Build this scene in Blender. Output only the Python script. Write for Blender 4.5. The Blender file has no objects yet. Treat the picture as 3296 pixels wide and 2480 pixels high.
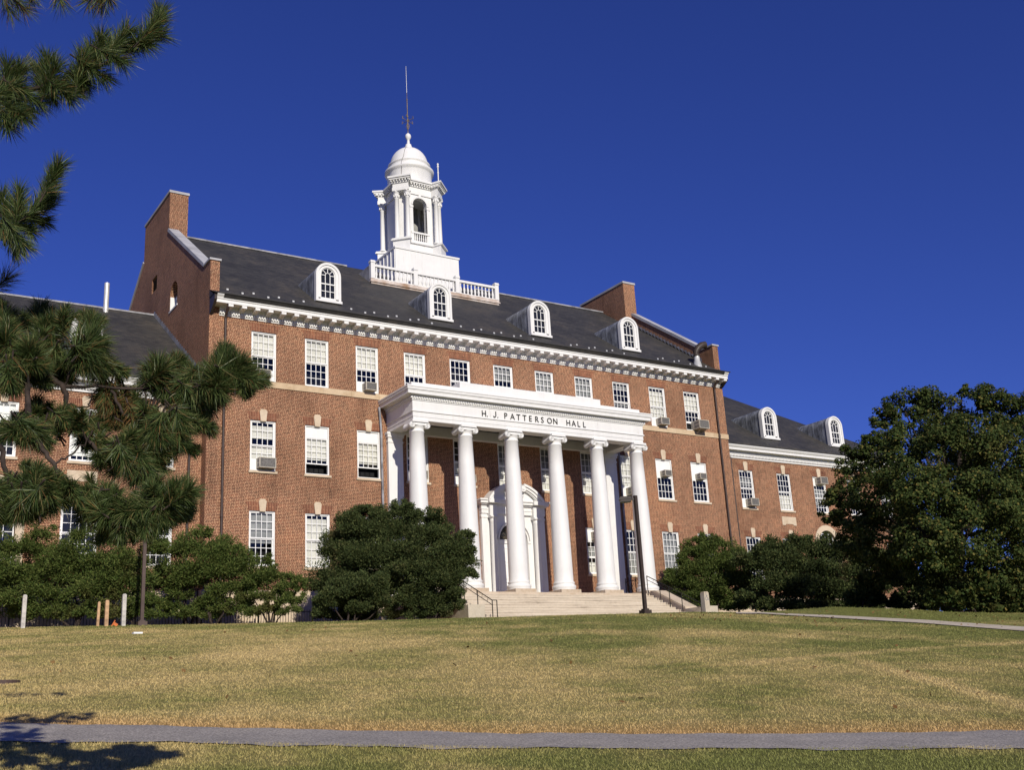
import bpy, math, random
import numpy as np
from mathutils import Vector, Matrix
R = math.radians
scene = bpy.context.scene
col = scene.collection

# ------------------------------------------------------------------ camera
CAM = Vector((-31.112, -47.930, -4.534))
YAW, PITCH, ROLL = R(33.4323), R(16.6305), R(-3.2884)
FPX = 3549.9 * 2212 / 3296          # focal length in pixels of a 2212 wide picture
cy, sy, cp, sp_, cr, sr = math.cos(YAW), math.sin(YAW), math.cos(PITCH), math.sin(PITCH), math.cos(ROLL), math.sin(ROLL)
VF = Vector((sy*cp, cy*cp, sp_)); VR0 = Vector((cy, -sy, 0)); VU0 = VR0.cross(VF)
VR = VR0*cr + VU0*sr; VU = -VR0*sr + VU0*cr
cam_d = bpy.data.cameras.new('camera'); cam_o = bpy.data.objects.new('camera', cam_d); col.objects.link(cam_o)
cam_o.matrix_world = Matrix(((VR.x, VU.x, -VF.x, CAM.x), (VR.y, VU.y, -VF.y, CAM.y), (VR.z, VU.z, -VF.z, CAM.z), (0, 0, 0, 1)))
cam_d.sensor_fit = 'HORIZONTAL'; cam_d.sensor_width = 36; cam_d.lens = 3549.9/3296*36
cam_d.clip_start = 0.1; cam_d.clip_end = 5000
scene.camera = cam_o

# ------------------------------------------------------------------ light
SUN_AZ, SUN_EL = R(11), R(26)       # azimuth left of the facade normal
sun_dir = Vector((-math.sin(SUN_AZ)*math.cos(SUN_EL), -math.cos(SUN_AZ)*math.cos(SUN_EL), math.sin(SUN_EL)))
sd = bpy.data.lights.new('sun', 'SUN'); sd.energy = 4.4; sd.angle = R(0.5); sd.color = (1.0, 0.93, 0.80)
so = bpy.data.objects.new('sun', sd); col.objects.link(so)
so.rotation_euler = sun_dir.to_track_quat('Z', 'Y').to_euler(); so.location = (-20, -60, 60)
world = bpy.data.worlds.new('World'); scene.world = world; world.use_nodes = True
wn = world.node_tree.nodes; wl = world.node_tree.links
bg = wn['Background']
sky = wn.new('ShaderNodeTexSky'); sky.sky_type = 'NISHITA'; sky.sun_disc = False
sky.sun_elevation = SUN_EL; sky.sun_rotation = math.pi + SUN_AZ
sky.air_density = 1.0; sky.dust_density = 0.0; sky.ozone_density = 6.0; sky.altitude = 200
tint = wn.new('ShaderNodeMix'); tint.data_type = 'RGBA'; tint.blend_type = 'MULTIPLY'; tint.inputs[0].default_value = 1.0
tint.inputs[7].default_value = (0.475, 0.515, 1.20, 1)
gam = wn.new('ShaderNodeGamma'); gam.inputs[1].default_value = 1.0
wl.new(sky.outputs[0], gam.inputs[0]); wl.new(gam.outputs[0], tint.inputs[6]); wl.new(tint.outputs[2], bg.inputs[0]); bg.inputs[1].default_value = 0.07
scene.view_settings.view_transform = 'Standard'; scene.view_settings.look = 'None'
scene.view_settings.exposure = 0.0; scene.view_settings.gamma = 1.0
scene.render.engine = 'CYCLES'
scene.cycles.max_bounces = 6; scene.cycles.transparent_max_bounces = 12

def at(px, py, d):
    """point seen at pixel (px,py) of the 2212 wide photograph, d metres ahead (horizontally)"""
    v = VR*((px-1106)/FPX) - VU*((py-832.2)/FPX) + VF
    f = Vector((sy, cy, 0))
    return CAM + v*(d/v.dot(f))

# ------------------------------------------------------------------ object helpers
def tag(o, label=None, cat=None, group=None, kind=None):
    if label: o['label'] = label
    if cat: o['category'] = cat
    if group: o['group'] = group
    if kind: o['kind'] = kind
    return o
def empty(name, loc, label, cat, group=None):
    o = bpy.data.objects.new(name, None); col.objects.link(o); o.location = loc; o.empty_display_size = .3
    return tag(o, label, cat, group)
def origin_of(o):
    v = Vector((0, 0, 0))
    while o is not None:
        v += o.location; o = o.parent
    return v
def copy_tree(o, parent=None):
    c = o.copy(); col.objects.link(c); c.parent = parent
    for ch in list(o.children): copy_tree(ch, c)
    return c

class MB:
    def __init__(s): s.v = []; s.f = []; s.sm = []
    def add(s, vs, fs, smooth=False):
        b = len(s.v); s.v += [tuple(p) for p in vs]
        for f in fs: s.f.append([i+b for i in f]); s.sm.append(smooth)
        return s
    def box(s, x0, x1, y0, y1, z0, z1):
        x0, x1 = min(x0, x1), max(x0, x1); y0, y1 = min(y0, y1), max(y0, y1); z0, z1 = min(z0, z1), max(z0, z1)
        vs = [(x, y, z) for z in (z0, z1) for y in (y0, y1) for x in (x0, x1)]
        return s.add(vs, [(0, 2, 3, 1), (4, 5, 7, 6), (0, 1, 5, 4), (2, 6, 7, 3), (0, 4, 6, 2), (1, 3, 7, 5)])
    def bar(s, a, b, w, h=None, up=(0, 0, 1)):
        a, b = Vector(a), Vector(b); h = h or w; t = (b-a).normalized(); u = Vector(up)
        if abs(t.dot(u)) > .98: u = Vector((1, 0, 0))
        n = t.cross(u).normalized(); m = n.cross(t)
        vs = [p+n*i*w/2+m*j*h/2 for p in (a, b) for j in (-1, 1) for i in (-1, 1)]
        return s.add(vs, [(0, 2, 3, 1), (4, 5, 7, 6), (0, 1, 5, 4), (2, 6, 7, 3), (0, 4, 6, 2), (1, 3, 7, 5)])
    def prism(s, poly, fn, a0, a1, smooth=False):
        """poly: list of 2D points; fn(p,q,a)->3D"""
        n = len(poly)
        vs = [fn(p, q, a0) for p, q in poly]+[fn(p, q, a1) for p, q in poly]
        fs = [list(range(n))[::-1], [i+n for i in range(n)]]+[(i, (i+1) % n, (i+1) % n+n, i+n) for i in range(n)]
        return s.add(vs, fs, smooth)
    def px(s, poly, x0, x1): return s.prism(poly, lambda p, q, a: (a, p, q), x0, x1)     # profile (y,z) along x
    def py(s, poly, y0, y1): return s.prism(poly, lambda p, q, a: (p, a, q), y0, y1)     # outline (x,z) along y
    def pz(s, poly, z0, z1): return s.prism(poly, lambda p, q, a: (p, q, a), z0, z1)     # plan (x,y) along z
    def lathe(s, prof, c=(0, 0, 0), n=24, smooth=True, axis='z'):
        c = Vector(c); vs = []; fs = []
        for r, z in prof:
            for k in range(n):
                a = 2*math.pi*k/n
                d = (r*math.cos(a), r*math.sin(a), z) if axis == 'z' else ((r*math.cos(a), z, r*math.sin(a)) if axis == 'y' else (z, r*math.cos(a), r*math.sin(a)))
                vs.append(c+Vector(d))
        m = len(prof)
        for i in range(m-1):
            for k in range(n): fs.append((i*n+k, i*n+(k+1) % n, (i+1)*n+(k+1) % n, (i+1)*n+k))
        s.add(vs, fs, smooth)
        s.add(vs[:n], [list(range(n))[::-1]]); s.add(vs[-n:], [list(range(n))])
        return s
    def tube(s, pts, rad, n=8, smooth=True):
        pts = [Vector(p) for p in pts]; m = len(pts); rad = rad if isinstance(rad, (list, tuple)) else [rad]*m
        vs = []; ref = Vector((.13, .31, .94)).normalized()
        for i, p in enumerate(pts):
            t = (pts[min(i+1, m-1)]-pts[max(i-1, 0)]).normalized()
            u = t.cross(ref)
            if u.length < .05: u = t.cross(Vector((1, 0, 0)))
            u.normalize(); w = t.cross(u)
            for k in range(n):
                a = 2*math.pi*k/n; vs.append(p+(u*math.cos(a)+w*math.sin(a))*rad[i])
        fs = [(i*n+k, i*n+(k+1) % n, (i+1)*n+(k+1) % n, (i+1)*n+k) for i in range(m-1) for k in range(n)]
        s.add(vs, fs, smooth); s.add(vs[:n], [list(range(n))[::-1]]); s.add(vs[-n:], [list(range(n))])
        return s
    def build(s, name, mat, parent=None, loc=None):
        me = bpy.data.meshes.new(name)
        off = origin_of(parent) if parent is not None else Vector(loc or (0, 0, 0))
        me.from_pydata([(p[0]-off.x, p[1]-off.y, p[2]-off.z) for p in s.v], [], s.f)
        me.polygons.foreach_set('use_smooth', s.sm)
        me.materials.append(mat); me.update()
        o = bpy.data.objects.new(name, me); col.objects.link(o)
        if parent is not None: o.parent = parent
        else: o.location = off
        return o

def np_mesh(name, V, F, mat, parent=None, loc=(0, 0, 0), smooth=False):
    """V (n,3), F (m,k) arrays"""
    off = np.array(origin_of(parent) if parent is not None else loc, float)
    me = bpy.data.meshes.new(name); V = np.asarray(V, np.float32)-off.astype(np.float32); F = np.asarray(F, np.int32)
    m, k = F.shape
    me.vertices.add(len(V)); me.vertices.foreach_set('co', V.ravel())
    me.loops.add(m*k); me.loops.foreach_set('vertex_index', F.ravel())
    me.polygons.add(m); me.polygons.foreach_set('loop_start', np.arange(0, m*k, k, dtype=np.int32))
    try: me.polygons.foreach_set('loop_total', np.full(m, k, np.int32))
    except Exception: pass
    if smooth: me.polygons.foreach_set('use_smooth', np.ones(m, bool))
    me.update(calc_edges=True); me.materials.append(mat)
    o = bpy.data.objects.new(name, me); col.objects.link(o)
    if parent is not None: o.parent = parent
    else: o.location = loc
    return o

# ------------------------------------------------------------------ materials
def mat_new(name):
    m = bpy.data.materials.new(name); m.use_nodes = True
    nt = m.node_tree; b = nt.nodes['Principled BSDF']
    return m, nt, b
def N(nt, t, **kw):
    n = nt.nodes.new(t)
    for k, v in kw.items(): setattr(n, k, v)
    return n
def ramp(nt, fac, stops):
    r = N(nt, 'ShaderNodeValToRGB'); e = r.color_ramp.elements
    e[0].position, e[0].color = stops[0][0], (*stops[0][1], 1)
    e[1].position, e[1].color = stops[-1][0], (*stops[-1][1], 1)
    for p, c in stops[1:-1]:
        x = e.new(p); x.color = (*c, 1)
    nt.links.new(fac, r.inputs[0]); return r.outputs[0]
def noise(nt, scale, vec=None, detail=4, rough=.6):
    n = N(nt, 'ShaderNodeTexNoise'); n.inputs['Scale'].default_value = scale; n.inputs['Detail'].default_value = detail; n.inputs['Roughness'].default_value = rough
    if vec is not None: nt.links.new(vec, n.inputs['Vector'])
    return n.outputs['Fac']
def coord(nt, scale=(1, 1, 1)):
    t = N(nt, 'ShaderNodeTexCoord'); mp = N(nt, 'ShaderNodeMapping'); mp.inputs['Scale'].default_value = scale
    nt.links.new(t.outputs['Object'], mp.inputs[0]); return mp.outputs[0]
def mixc(nt, fac, a, b, mode='MIX'):
    m = N(nt, 'ShaderNodeMix'); m.data_type = 'RGBA'; m.blend_type = mode
    for s, i in ((fac, 0), (a, 6), (b, 7)):
        if hasattr(s, 'is_linked'): nt.links.new(s, m.inputs[i])
        elif i == 0: m.inputs[0].default_value = s
        else: m.inputs[i].default_value = (*s, 1)
    return m.outputs[2]
def bump(nt, b, h, strength=.3, dist=.02):
    n = N(nt, 'ShaderNodeBump'); n.inputs['Strength'].default_value = strength; n.inputs['Distance'].default_value = dist
    nt.links.new(h, n.inputs['Height']); nt.links.new(n.outputs[0], b.inputs['Normal'])
def simple(name, c, rough=.6, var=.12, scale=3.0, metal=0.0, spec=.3, c2=None):
    m, nt, b = mat_new(name); b.inputs['Roughness'].default_value = rough; b.inputs['Metallic'].default_value = metal
    b.inputs['Specular IOR Level'].default_value = spec
    v = coord(nt); f = noise(nt, scale, v, 5)
    lo = c2 or tuple(x*(1-var*1.6) for x in c); hi = tuple(min(1, x*(1+var*.6)) for x in c)
    nt.links.new(ramp(nt, f, [(.3, lo), (.62, hi)]), b.inputs['Base Color'])
    return m

def wall_uv(nt):
    """(along the wall, height) from the face direction"""
    g = N(nt, 'ShaderNodeNewGeometry'); t = N(nt, 'ShaderNodeTexCoord')
    sx = N(nt, 'ShaderNodeSeparateXYZ'); nt.links.new(t.outputs['Object'], sx.inputs[0])
    sn = N(nt, 'ShaderNodeSeparateXYZ'); nt.links.new(g.outputs['True Normal'], sn.inputs[0])
    ab = N(nt, 'ShaderNodeMath', operation='ABSOLUTE'); nt.links.new(sn.outputs[0], ab.inputs[0])
    gt = N(nt, 'ShaderNodeMath', operation='GREATER_THAN'); nt.links.new(ab.outputs[0], gt.inputs[0]); gt.inputs[1].default_value = .6
    mx = N(nt, 'ShaderNodeMix'); nt.links.new(gt.outputs[0], mx.inputs[0]); nt.links.new(sx.outputs[0], mx.inputs[2]); nt.links.new(sx.outputs[1], mx.inputs[3])
    cb = N(nt, 'ShaderNodeCombineXYZ'); nt.links.new(mx.outputs[0], cb.inputs[0]); nt.links.new(sx.outputs[2], cb.inputs[1])
    return cb.outputs[0], t.outputs['Object']

def brick_mat(name, soldier=False):
    m, nt, b = mat_new(name); uv, obj = wall_uv(nt)
    br = N(nt, 'ShaderNodeTexBrick'); br.offset = .5; br.squash = .55; br.squash_frequency = 2
    if soldier:
        mp = N(nt, 'ShaderNodeMapping'); mp.inputs['Rotation'].default_value = (0, 0, R(90)); nt.links.new(uv, mp.inputs[0]); uv2 = mp.outputs[0]
        br.inputs['Brick Width'].default_value = .6; br.inputs['Row Height'].default_value = .078; br.squash = 1
    else:
        s2 = N(nt, 'ShaderNodeSeparateXYZ'); nt.links.new(uv, s2.inputs[0])
        dv = N(nt, 'ShaderNodeMath', operation='DIVIDE'); nt.links.new(s2.outputs[1], dv.inputs[0]); dv.inputs[1].default_value = .0677
        fl = N(nt, 'ShaderNodeMath', operation='FLOOR'); nt.links.new(dv.outputs[0], fl.inputs[0])
        wn_ = N(nt, 'ShaderNodeTexWhiteNoise'); wn_.noise_dimensions = '1D'; nt.links.new(fl.outputs[0], wn_.inputs['W'])
        ma = N(nt, 'ShaderNodeMath', operation='MULTIPLY_ADD'); nt.links.new(wn_.outputs['Value'], ma.inputs[0]); ma.inputs[1].default_value = .12; nt.links.new(s2.outputs[0], ma.inputs[2])
        cb = N(nt, 'ShaderNodeCombineXYZ'); nt.links.new(ma.outputs[0], cb.inputs[0]); nt.links.new(s2.outputs[1], cb.inputs[1])
        uv2 = cb.outputs[0]; br.inputs['Brick Width'].default_value = .205; br.inputs['Row Height'].default_value = .0677
    nt.links.new(uv2, br.inputs['Vector'])
    br.inputs['Scale'].default_value = 1; br.inputs['Mortar Size'].default_value = .0105; br.inputs['Mortar Smooth'].default_value = .25
    br.inputs['Bias'].default_value = -.1
    br.inputs['Color1'].default_value = (.172, .061, .037, 1); br.inputs['Color2'].default_value = (.078, .033, .025, 1)
    if soldier: br.inputs['Color1'].default_value = (.200, .074, .044, 1); br.inputs['Color2'].default_value = (.130, .052, .035, 1)
    br.inputs['Mortar'].default_value = (.53, .325, .19, 1) if not soldier else (.40, .23, .135, 1)
    big = noise(nt, .35, obj, 5, .65); c1 = ramp(nt, big, [(.30, (.70, .68, .67)), (.52, (1, 1, 1)), (.72, (1.20, 1.14, 1.08))])
    f2 = noise(nt, 5.5, obj, 4, .75); c2 = ramp(nt, f2, [(.32, (.70, .68, .68)), (.5, (1, 1, 1)), (.68, (1.26, 1.24, 1.22))])
    st = noise(nt, 1.1, coord(nt, (1.3, 1.3, .22)), 6, .7); c3 = ramp(nt, st, [(.30, (.74, .72, .72)), (.44, (1, 1, 1)), (.66, (1.05, 1.05, 1.04))])
    c = mixc(nt, 1.0, br.outputs['Color'], c1, 'MULTIPLY'); c = mixc(nt, 1.0, c, c2, 'MULTIPLY'); c = mixc(nt, 1.0, c, c3, 'MULTIPLY')
    nt.links.new(c, b.inputs['Base Color']); b.inputs['Roughness'].default_value = .85; b.inputs['Specular IOR Level'].default_value = .2
    bump(nt, b, br.outputs['Fac'], -.35, .006)
    return m

def white_mat(name, c=(.79, .785, .765), streak=True):
    m, nt, b = mat_new(name); v = coord(nt, (3.0, 3.0, .35)); f = noise(nt, 2.0, v, 6, .7)
    v2 = coord(nt); g = noise(nt, .9, v2, 4)
    a = ramp(nt, f, [(.24, tuple(x*y for x, y in zip(c, (.66, .63, .58)))), (.36, tuple(x*.93 for x in c)), (.7, c)]) if streak else ramp(nt, f, [(.2, tuple(x*.93 for x in c)), (.6, c)])
    bcol = ramp(nt, g, [(.3, (.94, .94, .95)), (.6, (1, 1, 1))])
    nt.links.new(mixc(nt, 1.0, a, bcol, 'MULTIPLY'), b.inputs['Base Color']); b.inputs['Roughness'].default_value = .5; b.inputs['Specular IOR Level'].default_value = .3
    return m
M = {}
M['brick'] = brick_mat('brick_wall'); M['soldier'] = brick_mat('brick_arch', True)
M['white'] = white_mat('white_paint'); M['white2'] = white_mat('white_window_paint', (.82, .82, .80), False)
def stone_mat(name, c, joint=0.0):
    m, nt, b = mat_new(name); v = coord(nt); f = noise(nt, 1.6, v, 6, .7); g = noise(nt, 14, v, 4)
    a = ramp(nt, f, [(.28, tuple(x*y for x, y in zip(c, (.80, .74, .66)))), (.5, c), (.72, tuple(min(.9, x*1.1) for x in c))])
    h = ramp(nt, g, [(.3, (.9, .9, .9)), (.65, (1.03, 1.03, 1.03))])
    c3 = mixc(nt, 1.0, a, h, 'MULTIPLY')
    if joint:
        uv, _ = wall_uv(nt); br = N(nt, 'ShaderNodeTexBrick'); nt.links.new(uv, br.inputs['Vector']); br.inputs['Scale'].default_value = 1
        br.inputs['Brick Width'].default_value = joint; br.inputs['Row Height'].default_value = 2.0; br.inputs['Mortar Size'].default_value = .006
        br.inputs['Color1'].default_value = (1, 1, 1, 1); br.inputs['Color2'].default_value = (.9, .86, .80, 1); br.inputs['Mortar'].default_value = (.55, .5, .45, 1)
        c3 = mixc(nt, 1.0, c3, br.outputs['Color'], 'MULTIPLY')
    nt.links.new(c3, b.inputs['Base Color']); b.inputs['Roughness'].default_value = .8; b.inputs['Specular IOR Level'].default_value = .2
    bump(nt, b, g, .15, .01)
    return m
M['stone'] = stone_mat('cream_limestone', (.60, .49, .36)); M['belt'] = stone_mat('belt_limestone', (.60, .47, .32), 1.5)
M['step'] = stone_mat('step_stone', (.54, .45, .35)); M['concrete'] = stone_mat('pale_concrete', (.52, .46, .37))
def slate_mat(name):
    m, nt, b = mat_new(name); v = coord(nt)
    br = N(nt, 'ShaderNodeTexBrick'); mp = N(nt, 'ShaderNodeMapping'); mp.inputs['Rotation'].default_value = (R(-35), 0, 0)
    nt.links.new(v, mp.inputs[0]); nt.links.new(mp.outputs[0], br.inputs['Vector']); br.inputs['Scale'].default_value = 1
    br.inputs['Brick Width'].default_value = .28; br.inputs['Row Height'].default_value = .2; br.inputs['Mortar Size'].default_value = .006
    br.inputs['Color1'].default_value = (.036, .035, .035, 1); br.inputs['Color2'].default_value = (.056, .053, .049, 1); br.inputs['Mortar'].default_value = (.022, .022, .022, 1)
    f = noise(nt, .5, v, 6, .7); c1 = ramp(nt, f, [(.28, (.66, .66, .68)), (.50, (1, 1, 1)), (.70, (1.55, 1.42, 1.25))])
    c = mixc(nt, 1.0, br.outputs['Color'], c1, 'MULTIPLY'); nt.links.new(c, b.inputs['Base Color'])
    b.inputs['Roughness'].default_value = .62; b.inputs['Specular IOR Level'].default_value = .3
    bump(nt, b, br.outputs['Fac'], -.3, .01); return m
M['slate'] = slate_mat('dark_slate')
def lead_mat(name, c):
    m, nt, b = mat_new(name); v = coord(nt, (1.6, 1.6, .45)); f = noise(nt, 2.2, v, 6, .75)
    nt.links.new(ramp(nt, f, [(.34, tuple(x*.22 for x in c)), (.5, c), (.64, tuple(x*2.0 for x in c))]), b.inputs['Base Color'])
    b.inputs['Roughness'].default_value = .5; b.inputs['Specular IOR Level'].default_value = .5
    sp = N(nt, 'ShaderNodeSeparateXYZ'); nt.links.new(coord(nt), sp.inputs[0])
    w = N(nt, 'ShaderNodeMath', operation='PINGPONG'); w.inputs[1].default_value = .22; nt.links.new(sp.outputs[1], w.inputs[0])
    l = N(nt, 'ShaderNodeMath', operation='LESS_THAN'); l.inputs[1].default_value = .016; nt.links.new(w.outputs[0], l.inputs[0])
    bump(nt, b, l.outputs[0], .6, .02); return m
M['lead'] = lead_mat('weathered_lead', (.17, .18, .20)); M['flash'] = simple('flashing', (.30, .30, .32), .5, .3, 2)
M['copper'] = simple('rusty_ledge', (.55, .50, .46), .7, .3, 1.3, c2=(.33, .21, .13))
M['coping'] = simple('grey_coping', (.40, .40, .42), .7, .15, 1)
M['dark'] = simple('painted_room_shade', (.016, .016, .018), .9, .2); M['black'] = simple('black_iron', (.012, .012, .012), .5, .2)  # first one: shade of unlit rooms put into a near-black colour
M['bronze'] = simple('dark_bronze', (.050, .037, .030), .45, .2, 4); M['spout'] = simple('brown_downspout', (.060, .040, .034), .5, .25, 2)
M['polebrown'] = simple('brown_pole', (.085, .058, .048), .5, .2, 2)
M['blind'] = simple('blind_cloth', (.70, .68, .62), .9, .12, 1.2); M['blind_grey'] = simple('grey_curtain', (.33, .33, .32), .9, .25, 1.5)
M['blind_white'] = simple('white_shade', (.88, .88, .85), .9, .05, 1)
M['ac_case'] = simple('cream_metal', (.48, .44, .36), .5, .2, 4); M['ac_grille'] = simple('grey_grille', (.20, .19, .18), .6, .3, 20)
M['letter'] = simple('dark_letter', (.022, .021, .020), .6, .1)
M['gilt'] = simple('weathered_iron', (.21, .165, .11), .6, .35, 6); M['steel'] = simple('bright_galvanised', (.62, .62, .60), .4, .15, 2, metal=.3)
M['wood'] = simple('raw_wood', (.50, .32, .18), .8, .3, 6); M['post'] = simple('weathered_post', (.52, .49, .44), .8, .25, 8)
M['paper'] = simple('white_plate', (.80, .80, .80), .6, .05); M['orange'] = simple('orange_plastic', (.62, .16, .04), .6, .2)
M['blue'] = simple('sign_blue', (.12, .16, .26), .5, .05)
def glass_mat():
    m, nt, b = mat_new('window_glass'); nt.nodes.remove(b)
    tr = N(nt, 'ShaderNodeBsdfTransparent'); tr.inputs[0].default_value = (.90, .92, .93, 1)
    gl = N(nt, 'ShaderNodeBsdfGlossy'); gl.inputs['Roughness'].default_value = .04; gl.inputs[0].default_value = (1, .97, .93, 1)
    fr = N(nt, 'ShaderNodeFresnel'); fr.inputs[0].default_value = 1.5
    ad = N(nt, 'ShaderNodeMath', operation='ADD'); ad.inputs[1].default_value = .005; nt.links.new(fr.outputs[0], ad.inputs[0])
    nb = N(nt, 'ShaderNodeBump'); nb.inputs['Strength'].default_value = .08; nb.inputs['Distance'].default_value = .05
    nt.links.new(noise(nt, 1.7, coord(nt), 2), nb.inputs['Height']); nt.links.new(nb.outputs[0], gl.inputs['Normal'])
    mx = N(nt, 'ShaderNodeMixShader'); nt.links.new(ad.outputs[0], mx.inputs[0]); nt.links.new(tr.outputs[0], mx.inputs[1]); nt.links.new(gl.outputs[0], mx.inputs[2])
    nt.links.new(mx.outputs[0], nt.nodes['Material Output'].inputs[0]); return m
M['glass'] = glass_mat()
def asphalt_mat():
    m, nt, b = mat_new('asphalt'); v = coord(nt); f = noise(nt, 42, v, 4, .85); g = noise(nt, 1.1, v, 6, .75)
    a = ramp(nt, f, [(.36, (.135, .124, .112)), (.50, (.29, .268, .240)), (.64, (.58, .53, .465))])
    c = mixc(nt, 1.0, a, ramp(nt, g, [(.3, (.74, .74, .75)), (.65, (1.10, 1.08, 1.06))]), 'MULTIPLY'); nt.links.new(c, b.inputs['Base Color'])
    b.inputs['Roughness'].default_value = .9; bump(nt, b, f, .5, .01); return m
M['asphalt'] = asphalt_mat()
GREEN, TAN, RUST = (.175, .185, .052), (.56, .425, .180), (.46, .275, .10)
def grass_patch(nt):
    """dry / green patches, in ground coordinates (metres)"""
    g = N(nt, 'ShaderNodeNewGeometry')
    big = noise(nt, .22, g.outputs['Position'], 6, .62); mid = noise(nt, .9, g.outputs['Position'], 4, .65)
    ad = N(nt, 'ShaderNodeMath', operation='MULTIPLY_ADD'); nt.links.new(mid, ad.inputs[0]); ad.inputs[1].default_value = .45; nt.links.new(big, ad.inputs[2])
    # greener towards the right of the slope and on the strip this side of the path
    sx = N(nt, 'ShaderNodeSeparateXYZ'); nt.links.new(g.outputs['Position'], sx.inputs[0])
    def lin(ax, ay, c):
        m1 = N(nt, 'ShaderNodeMath', operation='MULTIPLY_ADD'); nt.links.new(sx.outputs[0], m1.inputs[0]); m1.inputs[1].default_value = ax; m1.inputs[2].default_value = c
        m2 = N(nt, 'ShaderNodeMath', operation='MULTIPLY_ADD'); nt.links.new(sx.outputs[1], m2.inputs[0]); m2.inputs[1].default_value = ay; nt.links.new(m1.outputs[0], m2.inputs[2]); return m2.outputs[0]
    fx, fy = sy, cy; c0 = -(CAM.x*fx+CAM.y*fy)
    d = lin(fx, fy, c0); u = lin(cy, -sy, -(CAM.x*cy-CAM.y*sy))
    near = N(nt, 'ShaderNodeMapRange'); nt.links.new(d, near.inputs[0]); near.inputs[1].default_value = 9.5; near.inputs[2].default_value = 11.5; near.inputs[3].default_value = .15; near.inputs[4].default_value = 0
    far = N(nt, 'ShaderNodeMapRange'); nt.links.new(d, far.inputs[0]); far.inputs[1].default_value = 20; far.inputs[2].default_value = 40; far.inputs[3].default_value = 0; far.inputs[4].default_value = .14
    rt = N(nt, 'ShaderNodeMapRange'); nt.links.new(u, rt.inputs[0]); rt.inputs[1].default_value = -8; rt.inputs[2].default_value = 10; rt.inputs[3].default_value = -.10; rt.inputs[4].default_value = .06
    cur = ad.outputs[0]
    def absd(a, b_, c):
        x1 = N(nt, 'ShaderNodeMath', operation='MULTIPLY_ADD'); nt.links.new(u, x1.inputs[0]); x1.inputs[1].default_value = a; x1.inputs[2].default_value = c
        x2 = N(nt, 'ShaderNodeMath', operation='MULTIPLY_ADD'); nt.links.new(d, x2.inputs[0]); x2.inputs[1].default_value = b_; nt.links.new(x1.outputs[0], x2.inputs[2])
        x3 = N(nt, 'ShaderNodeMath', operation='MULTIPLY_ADD'); nt.links.new(mid, x3.inputs[0]); x3.inputs[1].default_value = .5; nt.links.new(x2.outputs[0], x3.inputs[2])
        ab = N(nt, 'ShaderNodeMath', operation='ABSOLUTE'); nt.links.new(x3.outputs[0], ab.inputs[0])
        mr = N(nt, 'ShaderNodeMapRange'); nt.links.new(ab.outputs[0], mr.inputs[0]); mr.inputs[1].default_value = .10; mr.inputs[2].default_value = .34; mr.inputs[3].default_value = -.17; mr.inputs[4].default_value = 0
        return mr
    def gate(o, src, lo, hi):
        mr = N(nt, 'ShaderNodeMapRange'); nt.links.new(src, mr.inputs[0]); mr.inputs[1].default_value = lo; mr.inputs[2].default_value = hi
        mm = N(nt, 'ShaderNodeMath', operation='MULTIPLY'); nt.links.new(o.outputs[0], mm.inputs[0]); nt.links.new(mr.outputs[0], mm.inputs[1]); return mm
    tra = gate(gate(absd(1, 0, -6.25), d, 22.2, 21.0), d, 13, 15); trb = gate(absd(.66, -.75, 12.2), u, 1.5, 4)
    for o in (near, far, rt, tra, trb):
        s = N(nt, 'ShaderNodeMath', operation='ADD'); nt.links.new(cur, s.inputs[0]); nt.links.new(o.outputs[0], s.inputs[1]); cur = s.outputs[0]
    edge = N(nt, 'ShaderNodeMapRange'); nt.links.new(d, edge.inputs[0]); edge.inputs[1].default_value = 11.9; edge.inputs[2].default_value = 13.0; edge.inputs[3].default_value = .8; edge.inputs[4].default_value = 0
    ga = N(nt, 'ShaderNodeMath', operation='GREATER_THAN'); nt.links.new(d, ga.inputs[0]); ga.inputs[1].default_value = 11
    em = N(nt, 'ShaderNodeMath', operation='MULTIPLY'); nt.links.new(ga.outputs[0], em.inputs[0]); nt.links.new(edge.outputs[0], em.inputs[1])
    return cur, em.outputs[0], g.outputs['Position']
def lawn_mat():
    m, nt, b = mat_new('lawn'); f, e, pos = grass_patch(nt)
    a = ramp(nt, f, [(.52, TAN), (.70, (.38, .315, .120)), (.88, GREEN)])
    fine = noise(nt, 9, pos, 6, .8); dk = ramp(nt, fine, [(.30, (.74, .72, .68)), (.5, (.97, .97, .97)), (.7, (1.12, 1.11, 1.08))])
    c = mixc(nt, 1.0, mixc(nt, e, a, RUST), dk, 'MULTIPLY'); nt.links.new(c, b.inputs['Base Color'])
    b.inputs['Roughness'].default_value = .95; b.inputs['Specular IOR Level'].default_value = .1
    bump(nt, b, noise(nt, 26, pos, 5, .8), .9, .05); return m
M['lawn'] = lawn_mat()
def blade_mat():
    m, nt, b = mat_new('grass_blade'); f, e, pos = grass_patch(nt); g = N(nt, 'ShaderNodeNewGeometry')
    ad = N(nt, 'ShaderNodeMath', operation='MULTIPLY_ADD'); nt.links.new(g.outputs['Random Per Island'], ad.inputs[0]); ad.inputs[1].default_value = .085; 
    sb = N(nt, 'ShaderNodeMath', operation='SUBTRACT'); nt.links.new(f, sb.inputs[0]); sb.inputs[1].default_value = .042; nt.links.new(sb.outputs[0], ad.inputs[2])
    a = ramp(nt, ad.outputs[0], [(.50, (.62, .475, .215)), (.67, (.52, .405, .170)), (.80, (.33, .295, .100)), (.95, (.20, .215, .060))])
    nt.links.new(mixc(nt, e, a, (.60, .38, .17)), b.inputs['Base Color']); b.inputs['Roughness'].default_value = .7; b.inputs['Specular IOR Level'].default_value = .2
    return m
M['blade'] = blade_mat()
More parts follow.
